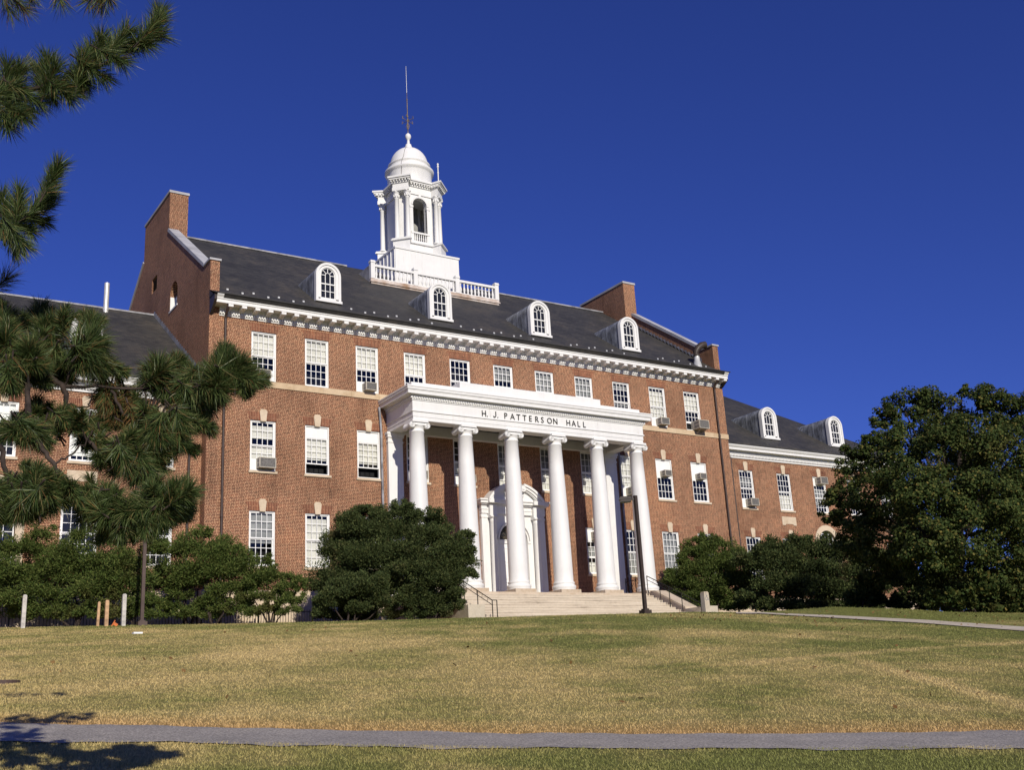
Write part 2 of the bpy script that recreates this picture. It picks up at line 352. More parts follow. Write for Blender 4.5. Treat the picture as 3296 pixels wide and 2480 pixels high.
def leaf_mat(name, stops, patch=None, trans=.25, pscale=.6, rough=.75, spec=.1):
    m, nt, b = mat_new(name); g = N(nt, 'ShaderNodeNewGeometry'); c = ramp(nt, g.outputs['Random Per Island'], stops)
    if patch:
        f = noise(nt, pscale, coord(nt), 3); c = mixc(nt, ramp(nt, f, [(.60, (0, 0, 0)), (.70, (.8, .8, .8))]), c, patch)
    nt.links.new(c, b.inputs['Base Color']); b.inputs['Roughness'].default_value = rough; b.inputs['Specular IOR Level'].default_value = spec
    tl = N(nt, 'ShaderNodeBsdfTranslucent'); nt.links.new(c, tl.inputs[0]); mx = N(nt, 'ShaderNodeMixShader'); mx.inputs[0].default_value = trans
    nt.links.new(b.outputs[0], mx.inputs[1]); nt.links.new(tl.outputs[0], mx.inputs[2]); nt.links.new(mx.outputs[0], nt.nodes['Material Output'].inputs[0])
    return m
M['yew'] = leaf_mat('dark_yew', [(0, (.032, .050, .018)), (.6, (.064, .086, .029)), (1, (.120, .132, .046))], (.125, .088, .045), .15, .55)
M['juniper'] = leaf_mat('juniper', [(0, (.046, .074, .018)), (.6, (.086, .120, .028)), (1, (.150, .168, .048))], (.130, .105, .040), .15, .5)
M['maple'] = leaf_mat('maple_leaf', [(0, (.024, .042, .012)), (.55, (.052, .076, .020)), (.9, (.105, .120, .033)), (1, (.20, .155, .042))], (.120, .105, .032), .2, .7)
M['needle'] = leaf_mat('pine_needle', [(0, (.027, .046, .014)), (.5, (.064, .100, .029)), (.85, (.145, .188, .064)), (1, (.23, .175, .075))], None, .22, rough=.4, spec=.25)
M['needle_dry'] = leaf_mat('dry_needle', [(0, (.09, .05, .02)), (.6, (.17, .09, .035)), (1, (.26, .16, .06))], None, .1)
M['bark'] = simple('bark', (.042, .030, .024), .9, .6, 14)

# ------------------------------------------------------------------ ground
_T = dict(
 crest=[(-25.2, .0902), (-21.1, .0901), (-16.9, .0891), (-11.3, .0876), (-3.2, .0847), (2.7, .0818), (8.55, .0776), (10.8, .0745), (11.9, .0735), (15.3, .0733), (18.5, .0672), (20.5, .0616), (23.8, .0557)],
 far=[(-24.9, .0150), (-17.4, .0063), (-9.4, -.0053), (-1, -.0169), (7.4, -.0243), (15.5, -.0307), (22.9, -.0356)],
 near=[(-24.8, .0006), (-17.4, -.0080), (-9.4, -.0181), (-1, -.0283), (7.3, -.0373), (15.4, -.0434), (22.8, -.0477)],
 wn=[(11.7, .0717), (15.23, .0636), (19.44, .0533), (23.63, .0412)], wf=[(11.7, .0727), (15.25, .0656), (19.46, .0560), (23.66, .0445)])
_T = {k: np.array(v).T for k, v in _T.items()}
D_NEAR, D_FAR, D_CREST = 10.3, 11.85, 40.0
def ground_z(x, y):
    x = np.asarray(x, float); y = np.asarray(y, float)
    dx, dy = x-CAM.x, y-CAM.y
    d = dx*sy+dy*cy; u = dx*cy-dy*sy
    az = np.degrees(np.arctan2(u, np.maximum(d, .5))); az = np.clip(az, -26, 25); ca = np.cos(np.radians(az))
    h = lambda k, dd: CAM.z+np.interp(az, *_T[k])*dd/ca
    zc = h('crest', D_CREST); zn = h('near', D_NEAR); zf = h('far', D_FAR)
    dwn = np.interp(az, [8, 11.7, 23.7], [39.5, 38.4, 32.0]); dwf = dwn+np.interp(az, [8, 11.7, 23.7], [.2, 1.3, 1.5])
    wk = np.clip((az-10.5)/2, 0, 1)
    lin = lambda dd: zf+(zc-zf)*(dd-D_FAR)/(D_CREST-D_FAR)
    zwn = lin(dwn)*(1-wk)+h('wn', dwn)*wk; zwf = lin(dwf)*(1-wk)+h('wf', dwf)*wk
    z0 = -6.15
    z = np.where(d < 0, z0+d*.02, z0+(zn-z0)*d/D_NEAR)
    z = np.where(d > D_NEAR, zn+(zf-zn)*(d-D_NEAR)/(D_FAR-D_NEAR), z)
    z = np.where(d > D_FAR, zf+(zwn-zf)*(d-D_FAR)/(dwn-D_FAR), z)
    z = np.where(d > dwn, zwn+(zwf-zwn)*(d-dwn)/(dwf-dwn), z)
    z = np.where(d > dwf, zwf+(zc-zwf)*(d-dwf)/np.maximum(D_CREST-dwf, .3), z)
    z = np.where(d > D_CREST, zc+.05*np.minimum(d-D_CREST, 8), z)
    z = np.where(d < -40, z0-.8, z)
    return z
def gz(x, y): return float(ground_z(x, y))
def ud(u, d): return (CAM.x+u*cy+d*sy, CAM.y-u*sy+d*cy)
def sheet(name, us, ds, mat, lift=0.0, wob=None):
    """grid in (sideways, ahead) metres; ds may be a function of u"""
    V = []; nu = len(us); nd = None
    for u in us:
        dd = ds(u) if callable(ds) else ds
        nd = len(dd)
        for d in dd: x, y = ud(u, d); V.append((x, y))
    V = np.array(V); Z = ground_z(V[:, 0], V[:, 1])+lift
    F = [(i*nd+j, (i+1)*nd+j, (i+1)*nd+j+1, i*nd+j+1) for i in range(nu-1) for j in range(nd-1)]
    o = np_mesh(name, np.column_stack([V, Z]), F, mat, smooth=True)
    return tag(o, kind='structure')
us = np.concatenate([[-1500, -700, -300, -150, -90], np.arange(-60, -12, 1.0), np.arange(-12, 12, .25), np.arange(12, 60.1, 1.0), [90, 150, 300, 700, 1500]])
dsr = np.concatenate([[-1500, -500, -150, -60, -30, -15, -8, -4], np.arange(-1, 14, .5), np.arange(14, 50, 1.0), [52, 56, 62, 70, 80, 95, 120, 200, 400, 900, 2000]])
sheet('lawn', us, sorted(set(list(dsr)+[D_NEAR, D_FAR])), M['lawn'])
random.seed(3)
def path_ds(u):
    w1 = .07*math.sin(u*1.3)+.05*math.sin(u*3.7+1)+.04*math.sin(u*9.1)+.03*math.sin(u*17); w2 = .06*math.sin(u*1.1+2)+.04*math.sin(u*4.3)+.03*math.sin(u*11)
    return [D_NEAR+w1, D_NEAR+.5, D_FAR-.5, D_FAR+w2]
sheet('asphalt_path', np.arange(-60, 60.05, .15), path_ds, M['asphalt'], .010)
def walk():
    V = []; n = 70
    for i in range(n):
        az = 10.6+(30-10.6)*i/(n-1); a = min(az, 24.9); t = math.tan(R(az))
        dn = np.interp(az, [8, 11.7, 23.7, 30], [39.5, 38.4, 32.0, 27]); df = dn+np.interp(az, [8, 11.7, 23.7], [.2, 1.3, 1.5])
        for d in (dn, (dn+df)/2, df): x, y = ud(d*t, d); V.append((x, y))
    V = np.array(V); Z = ground_z(V[:, 0], V[:, 1])+.03
    F = [(i*3+j, (i+1)*3+j, (i+1)*3+j+1, i*3+j+1) for i in range(n-1) for j in range(2)]
    tag(np_mesh('concrete_walkway', np.column_stack([V, Z]), F, M['concrete'], smooth=True), kind='structure')
walk()

# ------------------------------------------------------------------ the hall
HALL = empty('brick_hall', (0, 8, -.8), 'long red brick hall with white columned portico, slate roof and domed cupola', 'building')
XM = 16.17; WY = .66; XW = 33.0
def part(mb, name, mat, parent=None): return mb.build(name, M[mat] if isinstance(mat, str) else mat, parent or HALL)

def wall(mb, P, brk, bot, top, ops, rev=.12):
    """wall with holes. P(s,z,depth)->3D, ops = (s0,s1,z0,z1,arched)"""
    b = set(brk)
    def ztop(o, s):
        a, c, z0, z1, ar = o
        if not ar: return z1
        r = (c-a)/2; return z1-r+math.sqrt(max(0, r*r-(s-(a+c)/2)**2))
    for o in ops:
        n = 14 if o[4] else 1
        for i in range(n+1): b.add(o[0]+(o[1]-o[0])*(.5-.5*math.cos(math.pi*i/n) if o[4] else i/n))
    b = sorted(b); b = [x for i, x in enumerate(b) if i == 0 or x-b[i-1] > 1e-5]
    for s0, s1 in zip(b[:-1], b[1:]):
        m = (s0+s1)/2; os_ = sorted([o for o in ops if o[0] < m < o[1]], key=lambda o: o[2])
        lo = (bot(s0), bot(s1))
        for o in os_+[None]:
            hi = (top(s0+1e-7), top(s1-1e-7)) if o is None else (o[2], o[2])
            if hi[0]-lo[0] > 1e-4 or hi[1]-lo[1] > 1e-4:
                mb.add([P(s0, lo[0], 0), P(s1, lo[1], 0), P(s1, hi[1], 0), P(s0, hi[0], 0)], [(0, 1, 2, 3)])
            if o: lo = (ztop(o, s0), ztop(o, s1))
    for o in ops:
        a, c, z0, z1, ar = o; n = 14 if ar else 1
        pts = [(a, z0)]+[(s, ztop(o, s)) for s in [a+(c-a)*(.5-.5*math.cos(math.pi*i/n) if ar else i/n) for i in range(n+1)]]+[(c, z0)]
        for (s0, q0), (s1, q1) in zip(pts, pts[1:]+pts[:1]):
            mb.add([P(s0, q0, 0), P(s1, q1, 0), P(s1, q1, rev), P(s0, q0, rev)], [(0, 1, 2, 3)])

# --- openings
SP = 2.7; WW = 1.24
Z3, Z2, Z1 = (11.22, 13.66), (6.86, 9.27), (2.47, 5.0)
cx = {i: (i-6)*SP for i in range(1, 12)}
ops = [(cx[i]-WW/2, cx[i]+WW/2, *Z3, False) for i in cx]+[(cx[i]-WW/2, cx[i]+WW/2, *Z2, False) for i in cx]
row1 = [1, 2, 3, 4, 8, 9, 10, 11]
ops += [(cx[i]-WW/2, cx[i]+WW/2, *Z1, False) for i in row1]
ops.append((-.92, .92, 1.08, 4.98, True))
mb = MB(); base_z = -2.5
wall(mb, lambda s, z, d: (s, d, z), [-XM, XM], lambda s: 1.40, lambda s: 14.3, ops)
# gable side walls (outline in y,z), chimney included
def gtop(y):
    if y < 1.05: return 16.94
    if y < 7.45: return 17.0+.70*(y-1.05)
    if y < 12.45: return 23.83
    if y < 18.9: return 21.48-.70*(y-12.45)
    return 16.94
gb = [0, 1.05-1e-4, 1.05, 7.45-1e-4, 7.45, 12.45-1e-4, 12.45, 18.9-1e-4, 18.9, 20]
for sgn in (-1, 1):
    go = [(5.40, 6.75, 16.60, 18.06, True), (9.46, 10.48, 18.92, 19.78, False)] if sgn < 0 else []
    wall(mb, lambda s, z, d: (sgn*(XM-d), s, z), gb, lambda s: base_z, gtop, go, .34)
    # inner face and closing strips of the parapet and chimney
    wall(mb, lambda s, z, d: (sgn*(XM-1.0), s, z), [7.45, 12.45], lambda s: 19, lambda s: 23.83, [])
    for y in (7.45, 12.45): mb.add([(sgn*XM, y, 19), (sgn*(XM-1.0), y, 19), (sgn*(XM-1.0), y, 23.83), (sgn*XM, y, 23.83)], [(0, 1, 2, 3)])
    wall(mb, lambda s, z, d: (sgn*(XM-.45), s, z), [0, 1.05-1e-4, 1.05, 7.45], lambda s: 14, lambda s: gtop(s) if s < 7.449 else 21.48, [])
    wall(mb, lambda s, z, d: (sgn*(XM-.45), s, z), [12.45, 18.9, 20], lambda s: 14, lambda s: gtop(s+1e-6), [])
    mb.add([(sgn*XM, 0, 14.3), (sgn*(XM-.45), 0, 14.3), (sgn*(XM-.45), 0, 16.94), (sgn*XM, 0, 16.94)], [(0, 1, 2, 3)])
mb.add([(-XM, 20, base_z), (XM, 20, base_z), (XM, 20, 15), (-XM, 20, 15)], [(0, 1, 2, 3)])
part(mb, 'wall', 'brick')
mb = MB(); mb.box(-XM-.05, XM+.05, -.05, .4, base_z, 1.40); part(mb, 'foundation', 'stone')
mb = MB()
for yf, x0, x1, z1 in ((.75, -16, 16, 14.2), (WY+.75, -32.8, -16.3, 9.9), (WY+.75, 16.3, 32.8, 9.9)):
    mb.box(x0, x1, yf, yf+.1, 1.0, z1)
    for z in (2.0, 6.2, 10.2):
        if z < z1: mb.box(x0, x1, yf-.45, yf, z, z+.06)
part(mb, 'room_shade_sheets', 'dark')  # near-black sheets added behind the windows, painting the gloom of unlit rooms
# belt course, copings, chimney caps
mb = MB(); mb.box(-XM-.03, XM+.03, -.045, .1, 10.91, 11.215); part(mb, 'belt_course', 'belt')
for sgn in (-1, 1):
    mb = MB(); x0, x1 = sgn*(XM+.06), sgn*(XM-.51)
    mb.px([(.72, 16.77), (7.47, 21.495), (7.47, 21.62), (.72, 16.90)] if 0 else [(1.0, 16.96), (7.52, 21.525), (7.40, 21.66), (.92, 17.11)], x0, x1)
    part(mb, 'coping', 'coping'); mb = MB()
    mb.px([(12.38, 21.525), (18.9, 16.96), (18.98, 17.11), (12.5, 21.66)], x0, x1)
    part(mb, 'coping', 'coping'); mb = MB()
    mb.box(x0, x1, -.06, 1.0, 16.94, 17.04)
    part(mb, 'coping', 'coping')
    mb = MB(); mb.box(sgn*(XM+.05), sgn*(XM-1.05), 7.40, 12.5, 23.83, 23.97); part(mb, 'chimney_cap', 'coping')

# --- cornice
mb = MB()
mb.px([(.05, 14.18), (-.05, 14.18), (-.05, 14.24), (-.09, 14.24), (-.09, 14.42), (-.12, 14.52), (-.12, 14.60), (.05, 14.60)], -15.72, 15.95)
mb.px([(.05, 14.60), (-.66, 14.60), (-.66, 14.75), (-.70, 14.77), (-.72, 14.84), (-.80, 14.92), (-.82, 14.95), (-.82, 14.98), (.05, 14.98)], -16.05, 16.08)
n = 49
for i in range(n):
    x = -15.35+(15.9+15.35)*i/(n-1)*1.0
    mb.px([(-.12, 14.40), (-.18, 14.40), (-.30, 14.46), (-.56, 14.45), (-.64, 14.47), (-.64, 14.60), (-.12, 14.60)], x-.115, x+.115)
nd = 250
for i in range(nd):
    x = -15.68+(15.9+15.68)*i/(nd-1); mb.box(x-.035, x+.035, -.15, -.09, 14.27, 14.40)
part(mb, 'cornice', 'white')
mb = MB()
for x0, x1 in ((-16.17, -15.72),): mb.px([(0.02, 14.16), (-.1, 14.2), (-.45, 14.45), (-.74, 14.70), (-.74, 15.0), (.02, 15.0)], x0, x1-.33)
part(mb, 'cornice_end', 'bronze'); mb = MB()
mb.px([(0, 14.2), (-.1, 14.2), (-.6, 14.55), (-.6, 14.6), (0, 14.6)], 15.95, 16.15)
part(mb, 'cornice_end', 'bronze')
# --- main roof
rz = lambda y: 16.0+.71*(y-.85)
mb = MB(); YR = 10.0; xi = XM-.43
mb.px([(-.86, 14.99), (-.86, 15.03), (-.62, rz(-.62)+.02), (YR, rz(YR)), (YR, rz(YR)-.2), (-.62, 14.7)], -xi, xi)
mb.px([(-.86, 14.985), (-.86, 15.03), (-.62, rz(-.62)+.02), (0.0, rz(0)), (0, 14.985)], -XM-.02, -xi); mb.px([(-.86, 14.985), (-.86, 15.03), (-.62, rz(-.62)+.02), (0, rz(0)), (0, 14.985)], xi, XM+.02)
mb.px([(YR, rz(YR)), (20.6, rz(-.6)), (20.6, rz(-.6)-.3), (YR, rz(YR)-.2)], -xi, xi)
part(mb, 'roof', 'slate')
mb = MB(); mb.box(-XM+1, -4.6, YR-.12, YR+.12, rz(YR)-.03, rz(YR)+.06); part(mb, 'ridge_cap', 'flash'); mb = MB(); mb.box(4.6, XM-1, YR-.12, YR+.12, rz(YR)-.03, rz(YR)+.06); part(mb, 'ridge_cap', 'flash')
mb = MB(); mb.box(-XM+.3, XM-.3, -.60, -.56, rz(-.58)+.0, rz(-.58)+.05)
for sgn in (-1, 1):
    y = 1.1
    while y < 7.4:
        x = sgn*(xi-.02); mb.add([(x, y-.05, rz(y-.05)), (x, y+.3, rz(y+.3)), (x, y+.28, rz(y)+.38), (x-sgn*.001, y-.02, rz(y)+.30)], [(0, 1, 2, 3)]); y += .32
part(mb, 'roof_flashing', 'flash')
# snow guards
mb = MB()
def guard(x, y):
    z = rz(y); m = MB(); m.box(-.05, .05, -.02, .02, -.02, .085); m.box(-.02, .02, -.015, .10, -.02, .02); return m
g0 = None
pos = []
for i in range(48):
    x = -15.2+30.3*i/47
    if any(abs(x-dx) < .95 for dx in (-9.8, -3.26, 3.26, 9.8)): continue
    pos.append((x, .12 if i % 2 else .40))
for x, y in pos:
    if g0 is None:
        m = guard(x, y); m.v = [(a+0, b+8, c-.8) for a, b, c in m.v]; g0 = m.build('snow_guard', M['steel'], HALL); o = g0
    else:
        o = g0.copy(); col.objects.link(o); o.parent = HALL
    o.location = (x, y-8, rz(y)+.8)

# --- sash windows
def pane_grid(mb, x0, x1, z0, z1, y0, y1, rows, cols=4, st=.05, bar=.030, rail=.06):
    mb.box(x0, x0+st, y0, y1, z0, z1); mb.box(x1-st, x1, y0, y1, z0, z1)
    mb.box(x0+st, x1-st, y0+.001, y1-.001, z0, z0+rail); mb.box(x0+st, x1-st, y0+.001, y1-.001, z1-.045, z1)
    a, b = x0+st, x1-st; c, d = z0+rail, z1-.045
    for i in range(1, cols): x = a+(b-a)*i/cols; mb.box(x-bar/2, x+bar/2, y0+.008, y1-.008, c, d)
    for j in range(1, rows): z = c+(d-c)*j/rows; mb.box(a, b, y0+.010, y1-.010, z-bar/2, z+bar/2)
def window(x, z0, z1, yf, w=WW, sash=((0, .5, 3), (.5, 1, 3)), blinds=(), panel=(), head='key', sill=True, top=None):
    h = z1-z0; mb = MB(); a, b = x-w/2, x+w/2; cs = .065
    mb.box(a, a+cs, yf+.05, yf+.17, z0, z1); mb.box(b-cs, b, yf+.05, yf+.17, z0, z1)
    mb.box(a+cs, b-cs, yf+.051, yf+.17, z1-.06, z1); mb.box(a+cs, b-cs, yf+.045, yf+.17, z0, z0+.06)
    g = MB(); i0, i1 = a+cs, b-cs; c0, c1 = z0+.06, z1-.06; hh = c1-c0
    for k, (f0, f1, rows) in enumerate(sash):
        up = f1 > .75 or (len(sash) == 1)
        y0 = yf+(.085 if up else .125)
        pane_grid(mb, i0, i1, c0+f0*hh, c0+f1*hh, y0, y0+.038, rows)
        g.add([(i0+.05, y0+.02, c0+f0*hh+.05), (i1-.05, y0+.02, c0+f0*hh+.05), (i1-.05, y0+.02, c0+f1*hh-.04), (i0+.05, y0+.02, c0+f1*hh-.04)], [(0, 1, 2, 3)])
    for f0, f1 in panel: mb.box(i0+.002, i1-.002, yf+.11, yf+.13, c0+f0*hh+.004, c0+f1*hh)
    o = part(mb, 'window', 'white2')
    if g.v: part(g, 'glass', 'glass', o)
    for f0, f1, m in blinds:
        bm = MB(); n = 9
        # slightly wavy cloth
        for i in range(n):
            x0_, x1_ = i0+(i1-i0)*i/n, i0+(i1-i0)*(i+1)/n
            yy = [yf+.21+.008*math.sin(5*k+x*3) for k in (i, i+1)]
            bm.add([(x0_, yy[0], c0+f0*hh), (x1_, yy[1], c0+f0*hh), (x1_, yy[1], c0+f1*hh), (x0_, yy[0], c0+f1*hh)], [(0, 1, 2, 3)])
        part(bm, 'blind', m, o)
    if sill: sm = MB(); sm.box(a-.07, b+.07, yf-.07, yf+.05, z0-.11, z0); part(sm, 'sill', 'stone', o)
    hz = .44 if head else 0
    if head:
        am = MB()
        def flat(p0, p1, q0, q1): am.py([(p0, z1), (p1, z1), (q1, z1+.40), (q0, z1+.40)], yf-.004, yf+.05)
        if head == 'key':
            flat(a-.02, x-.14, a-.17, x-.19); flat(x+.14, b+.02, x+.19, b+.17)
            km = MB(); km.py([(x-.13, z1-.04), (x+.13, z1-.04), (x+.19, z1+.46), (x-.19, z1+.46)], yf-.05, yf+.05); km.py([(x-.15, z1+.46), (x+.15, z1+.46), (x+.13, z1+.54), (x-.13, z1+.54)], yf-.05, yf+.05)
            part(km, 'keystone', 'stone', o)
        else: flat(a-.02, b+.02, a-.17, b+.17)
        part(am, 'brick_arch', 'soldier', o)
    return o
B, BG, BW = 'blind', 'blind_grey', 'blind_white'
acs = lambda r: ((.20, .5, 2), (.5, 1, 3))
W3 = {1: dict(sash=acs(0), panel=[(0, .2)], blinds=[(.5, 1, B)]), 2: dict(blinds=[(.48, 1, B)]), 3: dict(sash=acs(0), panel=[(0, .2)], blinds=[(.49, 1, B)]),
      4: dict(blinds=[(.5, 1, B)]), 5: dict(), 6: dict(blinds=[(.66, 1, BG)]), 7: dict(blinds=[(.3, 1, BG)]), 8: dict(blinds=[(0, 1, BG)]), 9: dict(blinds=[(.86, .95, BG), (.42, .55, BG)]),
      10: dict(sash=((.2, .5, 2), (.5, 1, 3)), panel=[(0, .2)], blinds=[(.2, .93, B)]), 11: dict(sash=((.2, .5, 2), (.5, 1, 3)), panel=[(.17, .2)], blinds=[(.5, .93, B)])}
MID = dict(sash=((.20, .76, 4),), panel=[(.765, 1.0)], blinds=[(.30, .76, B)])
MIDAC = dict(sash=((0, .55, 3),), panel=[(.55, 1.0)])
W2 = {1: dict(sash=((.2, .5, 2), (.5, 1, 3)), panel=[(0, .2)], blinds=[(.20, .48, B), (.66, .93, B)]), 2: MID, 3: MID,
      4: dict(sash=((.2, .5, 2), (.5, 1, 3)), panel=[(0, .2)]), 5: dict(panel=[(.0, .18)], sash=((.2, .5, 2), (.5, 1, 3)), blinds=[(.25, .5, B)]), 6: dict(blinds=[(0, .6, B), (.6, 1, BG)]), 7: dict(blinds=[(0, .45, B), (.45, 1, BG)]),
      8: dict(blinds=[(0, .45, B), (.45, 1, BG)]), 9: dict(sash=((.22, .5, 2), (.5, 1, 3)), panel=[(0, .22)], blinds=[(.22, 1, B)]), 10: MIDAC, 11: MIDAC}
W1 = {1: dict(blinds=[(.42, 1, BG)]), 2: dict(blinds=[(0, .93, B)]), 3: dict(), 4: dict(blinds=[(.5, 1, B)]), 8: dict(sash=((0, .36, 2), (.36, .72, 3)), panel=[(.72, 1)], blinds=[(0, .25, B), (.36, .6, BG)]),
      9: dict(blinds=[(0, .5, BG)]), 10: dict(blinds=[(0, 1, BG)]), 11: dict()}
for i in cx: window(cx[i], *Z3, 0, head='flat', sill=False, **W3[i])
for i in cx: window(cx[i], *Z2, 0, **W2[i])
for i in row1: window(cx[i], *Z1, 0, **W1[i])

# --- wings
for sgn in (-1, 1):
    wx = [18.0, 21.28, 24.55, 27.82, 31.0]; z2 = (6.86, 9.25); zb = (2.47, 5.08)
    mb = MB(); wo = []
    lo_, hi_ = (XM, XW) if sgn > 0 else (-XW, -XM)
    for k, x in enumerate(wx):
        wo.append((sgn*x-.59, sgn*x+.59, *z2, False))
        if k == 2: wo.append((sgn*x-.78, sgn*x+.78, 1.45, 5.72, True))
        else:
            w = .76 if k == 1 else .62; wo.append((sgn*x-w, sgn*x+w, *zb, False))
    wall(mb, lambda s, z, d: (s, WY+d, z), [lo_, hi_], lambda s: 1.40, lambda s: 10.1, wo)
    mb.add([(sgn*XW, WY, base_z), (sgn*XW, 19.3, base_z), (sgn*XW, 19.3, 10.3), (sgn*XW, WY, 10.3)], [(0, 1, 2, 3)])
    mb.add([(sgn*XM, 19.3, base_z), (sgn*XW, 19.3, base_z), (sgn*XW, 19.3, 10.3), (sgn*XM, 19.3, 10.3)], [(0, 1, 2, 3)])
    part(mb, 'wing_wall', 'brick')
    mb = MB(); mb.box(sgn*(XM+.05), sgn*(XW+.05), WY-.05, WY+.3, base_z, 1.40); part(mb, 'wing_foundation', 'stone')
    mb = MB(); xa, xb = sgn*(XM+.002), sgn*(XW+.35)
    mb.px([(WY+.05, 9.96), (WY-.06, 9.96), (WY-.06, 10.05), (WY-.09, 10.05), (WY-.09, 10.2), (WY-.14, 10.3), (WY-.16, 10.40), (WY+.05, 10.40)], xa, xb)
    mb.px([(WY+.05, 10.40), (WY-.42, 10.40), (WY-.42, 10.53), (WY-.46, 10.56), (WY-.53, 10.65), (WY-.54, 10.72), (WY+.05, 10.72)], xa, xb)
    for i in range(130):
        x = sgn*(XM+.1+i*.125); mb.box(x-.035, x+.035, WY-.15, WY-.09, 10.08, 10.19)
    part(mb, 'wing_cornice', 'white')
    wz = lambda y: 11.65+.678*(y-1.3)
    mb = MB(); e0 = WY-.58; re = 25.8; ye = XW+.4; yb = 19.7
    P = lambda x, y: (sgn*x, y, wz(min(y, 2*9.9-y)))
    mb.add([P(XM+.002, e0), P(ye, e0), P(re, 9.9), P(XM+.002, 9.9), P(ye, 2*9.9-e0), P(XM+.002, 2*9.9-e0)], [(0, 1, 2, 3), (1, 4, 2), (3, 2, 4, 5)])
    mb.box(sgn*(XM+.002), sgn*ye, e0, e0+.25, 10.73, wz(e0)); part(mb, 'wing_roof', 'slate')
    mb = MB(); mb.box(sgn*(XM+.01), sgn*re, 9.8, 10.0, wz(9.9)-.03, wz(9.9)+.06)
    y = 1.2
    while y < 9.6:
        x = sgn*(XM+.012); mb.add([(x, y-.05, wz(y-.05)), (x, y+.3, wz(y+.3)), (x, y+.28, wz(y)+.42), (x, y-.02, wz(y)+.34)], [(0, 1, 2, 3)]); y += .32
    part(mb, 'wing_flashing', 'flash')
    for k, x in enumerate(wx):
        st2 = {0: dict(sash=((.22, .52, 2), (.52, 1, 3)), panel=[(0, .22)], blinds=[(.60, .82, BG)]), 1: dict(blinds=[(.04, .42, B)]), 2: dict(sash=((0, .4, 3), (.4, .78, 3)), panel=[(.78, 1)], blinds=[(.2, .7, BG)])}.get(k, dict())
        if sgn < 0: st2 = {0: dict(blinds=[(.4, .9, BG)]), 1: dict(blinds=[(.1, 1, BW)], sash=((0, .5, 3), (.5, 1, 3)), ), 2: dict(blinds=[(.5, 1, BW)])}.get(k, dict())
        window(sgn*x, *z2, WY, w=1.18, **st2)
        if k == 2:
            m = MB(); n = 16; xx = sgn*x
            outer = [(xx-1.12, 1.45)]+[(xx-1.12*math.cos(math.pi*i/n), 4.94+1.12*math.sin(math.pi*i/n)) for i in range(n+1)]+[(xx+1.12, 1.45)]
            inner = [(xx-.78, 1.45)]+[(xx-.78*math.cos(math.pi*i/n), 4.94+.78*math.sin(math.pi*i/n)) for i in range(n+1)]+[(xx+.78, 1.45)]
            for yy0, yy1 in ((WY-.06, WY),):
                for i in range(len(outer)-1):
                    a, b, c, d = outer[i], outer[i+1], inner[i+1], inner[i]
                    m.add([(a[0], yy0, a[1]), (b[0], yy0, b[1]), (c[0], yy0, c[1]), (d[0], yy0, d[1]), (a[0], yy1, a[1]), (b[0], yy1, b[1]), (c[0], yy1, c[1]), (d[0], yy1, d[1])], [(0, 1, 2, 3), (0, 1, 5, 4), (3, 2, 6, 7)])
            o = part(m, 'arch_surround', 'stone')
            m = MB(); pane_grid(m, xx-.76, xx+.76, 1.5, 4.9, WY+.12, WY+.17, 6, 4); pane_grid(m, xx-.72, xx+.72, 4.95, 5.55, WY+.12, WY+.17, 1, 4); part(m, 'arched_window', 'white2', o)
            m = MB(); m.add([(xx-.72, WY+.15, 1.5), (xx+.72, WY+.15, 1.5), (xx+.72, WY+.15, 5.5), (xx-.72, WY+.15, 5.5)], [(0, 1, 2, 3)]); part(m, 'glass', 'glass', o)
        else: window(sgn*x, *zb, WY, w=1.52 if k == 1 else WW, **({1: dict(sash=((0, 1, 1),), blinds=[(.5, 1, BG)])}.get(k, dict()) if sgn > 0 else dict()))
        if k == 1:
            m = MB(); xx = sgn*x; m.py([(xx-.62, 5.92), (xx-.36, 5.92), (xx-.30, 6.0), (xx+.30, 6.0), (xx+.36, 5.92), (xx+.62, 5.92), (xx+.62, 6.46), (xx-.62, 6.46)], WY-.035, WY+.05); part(m, 'stone_panel', 'stone')
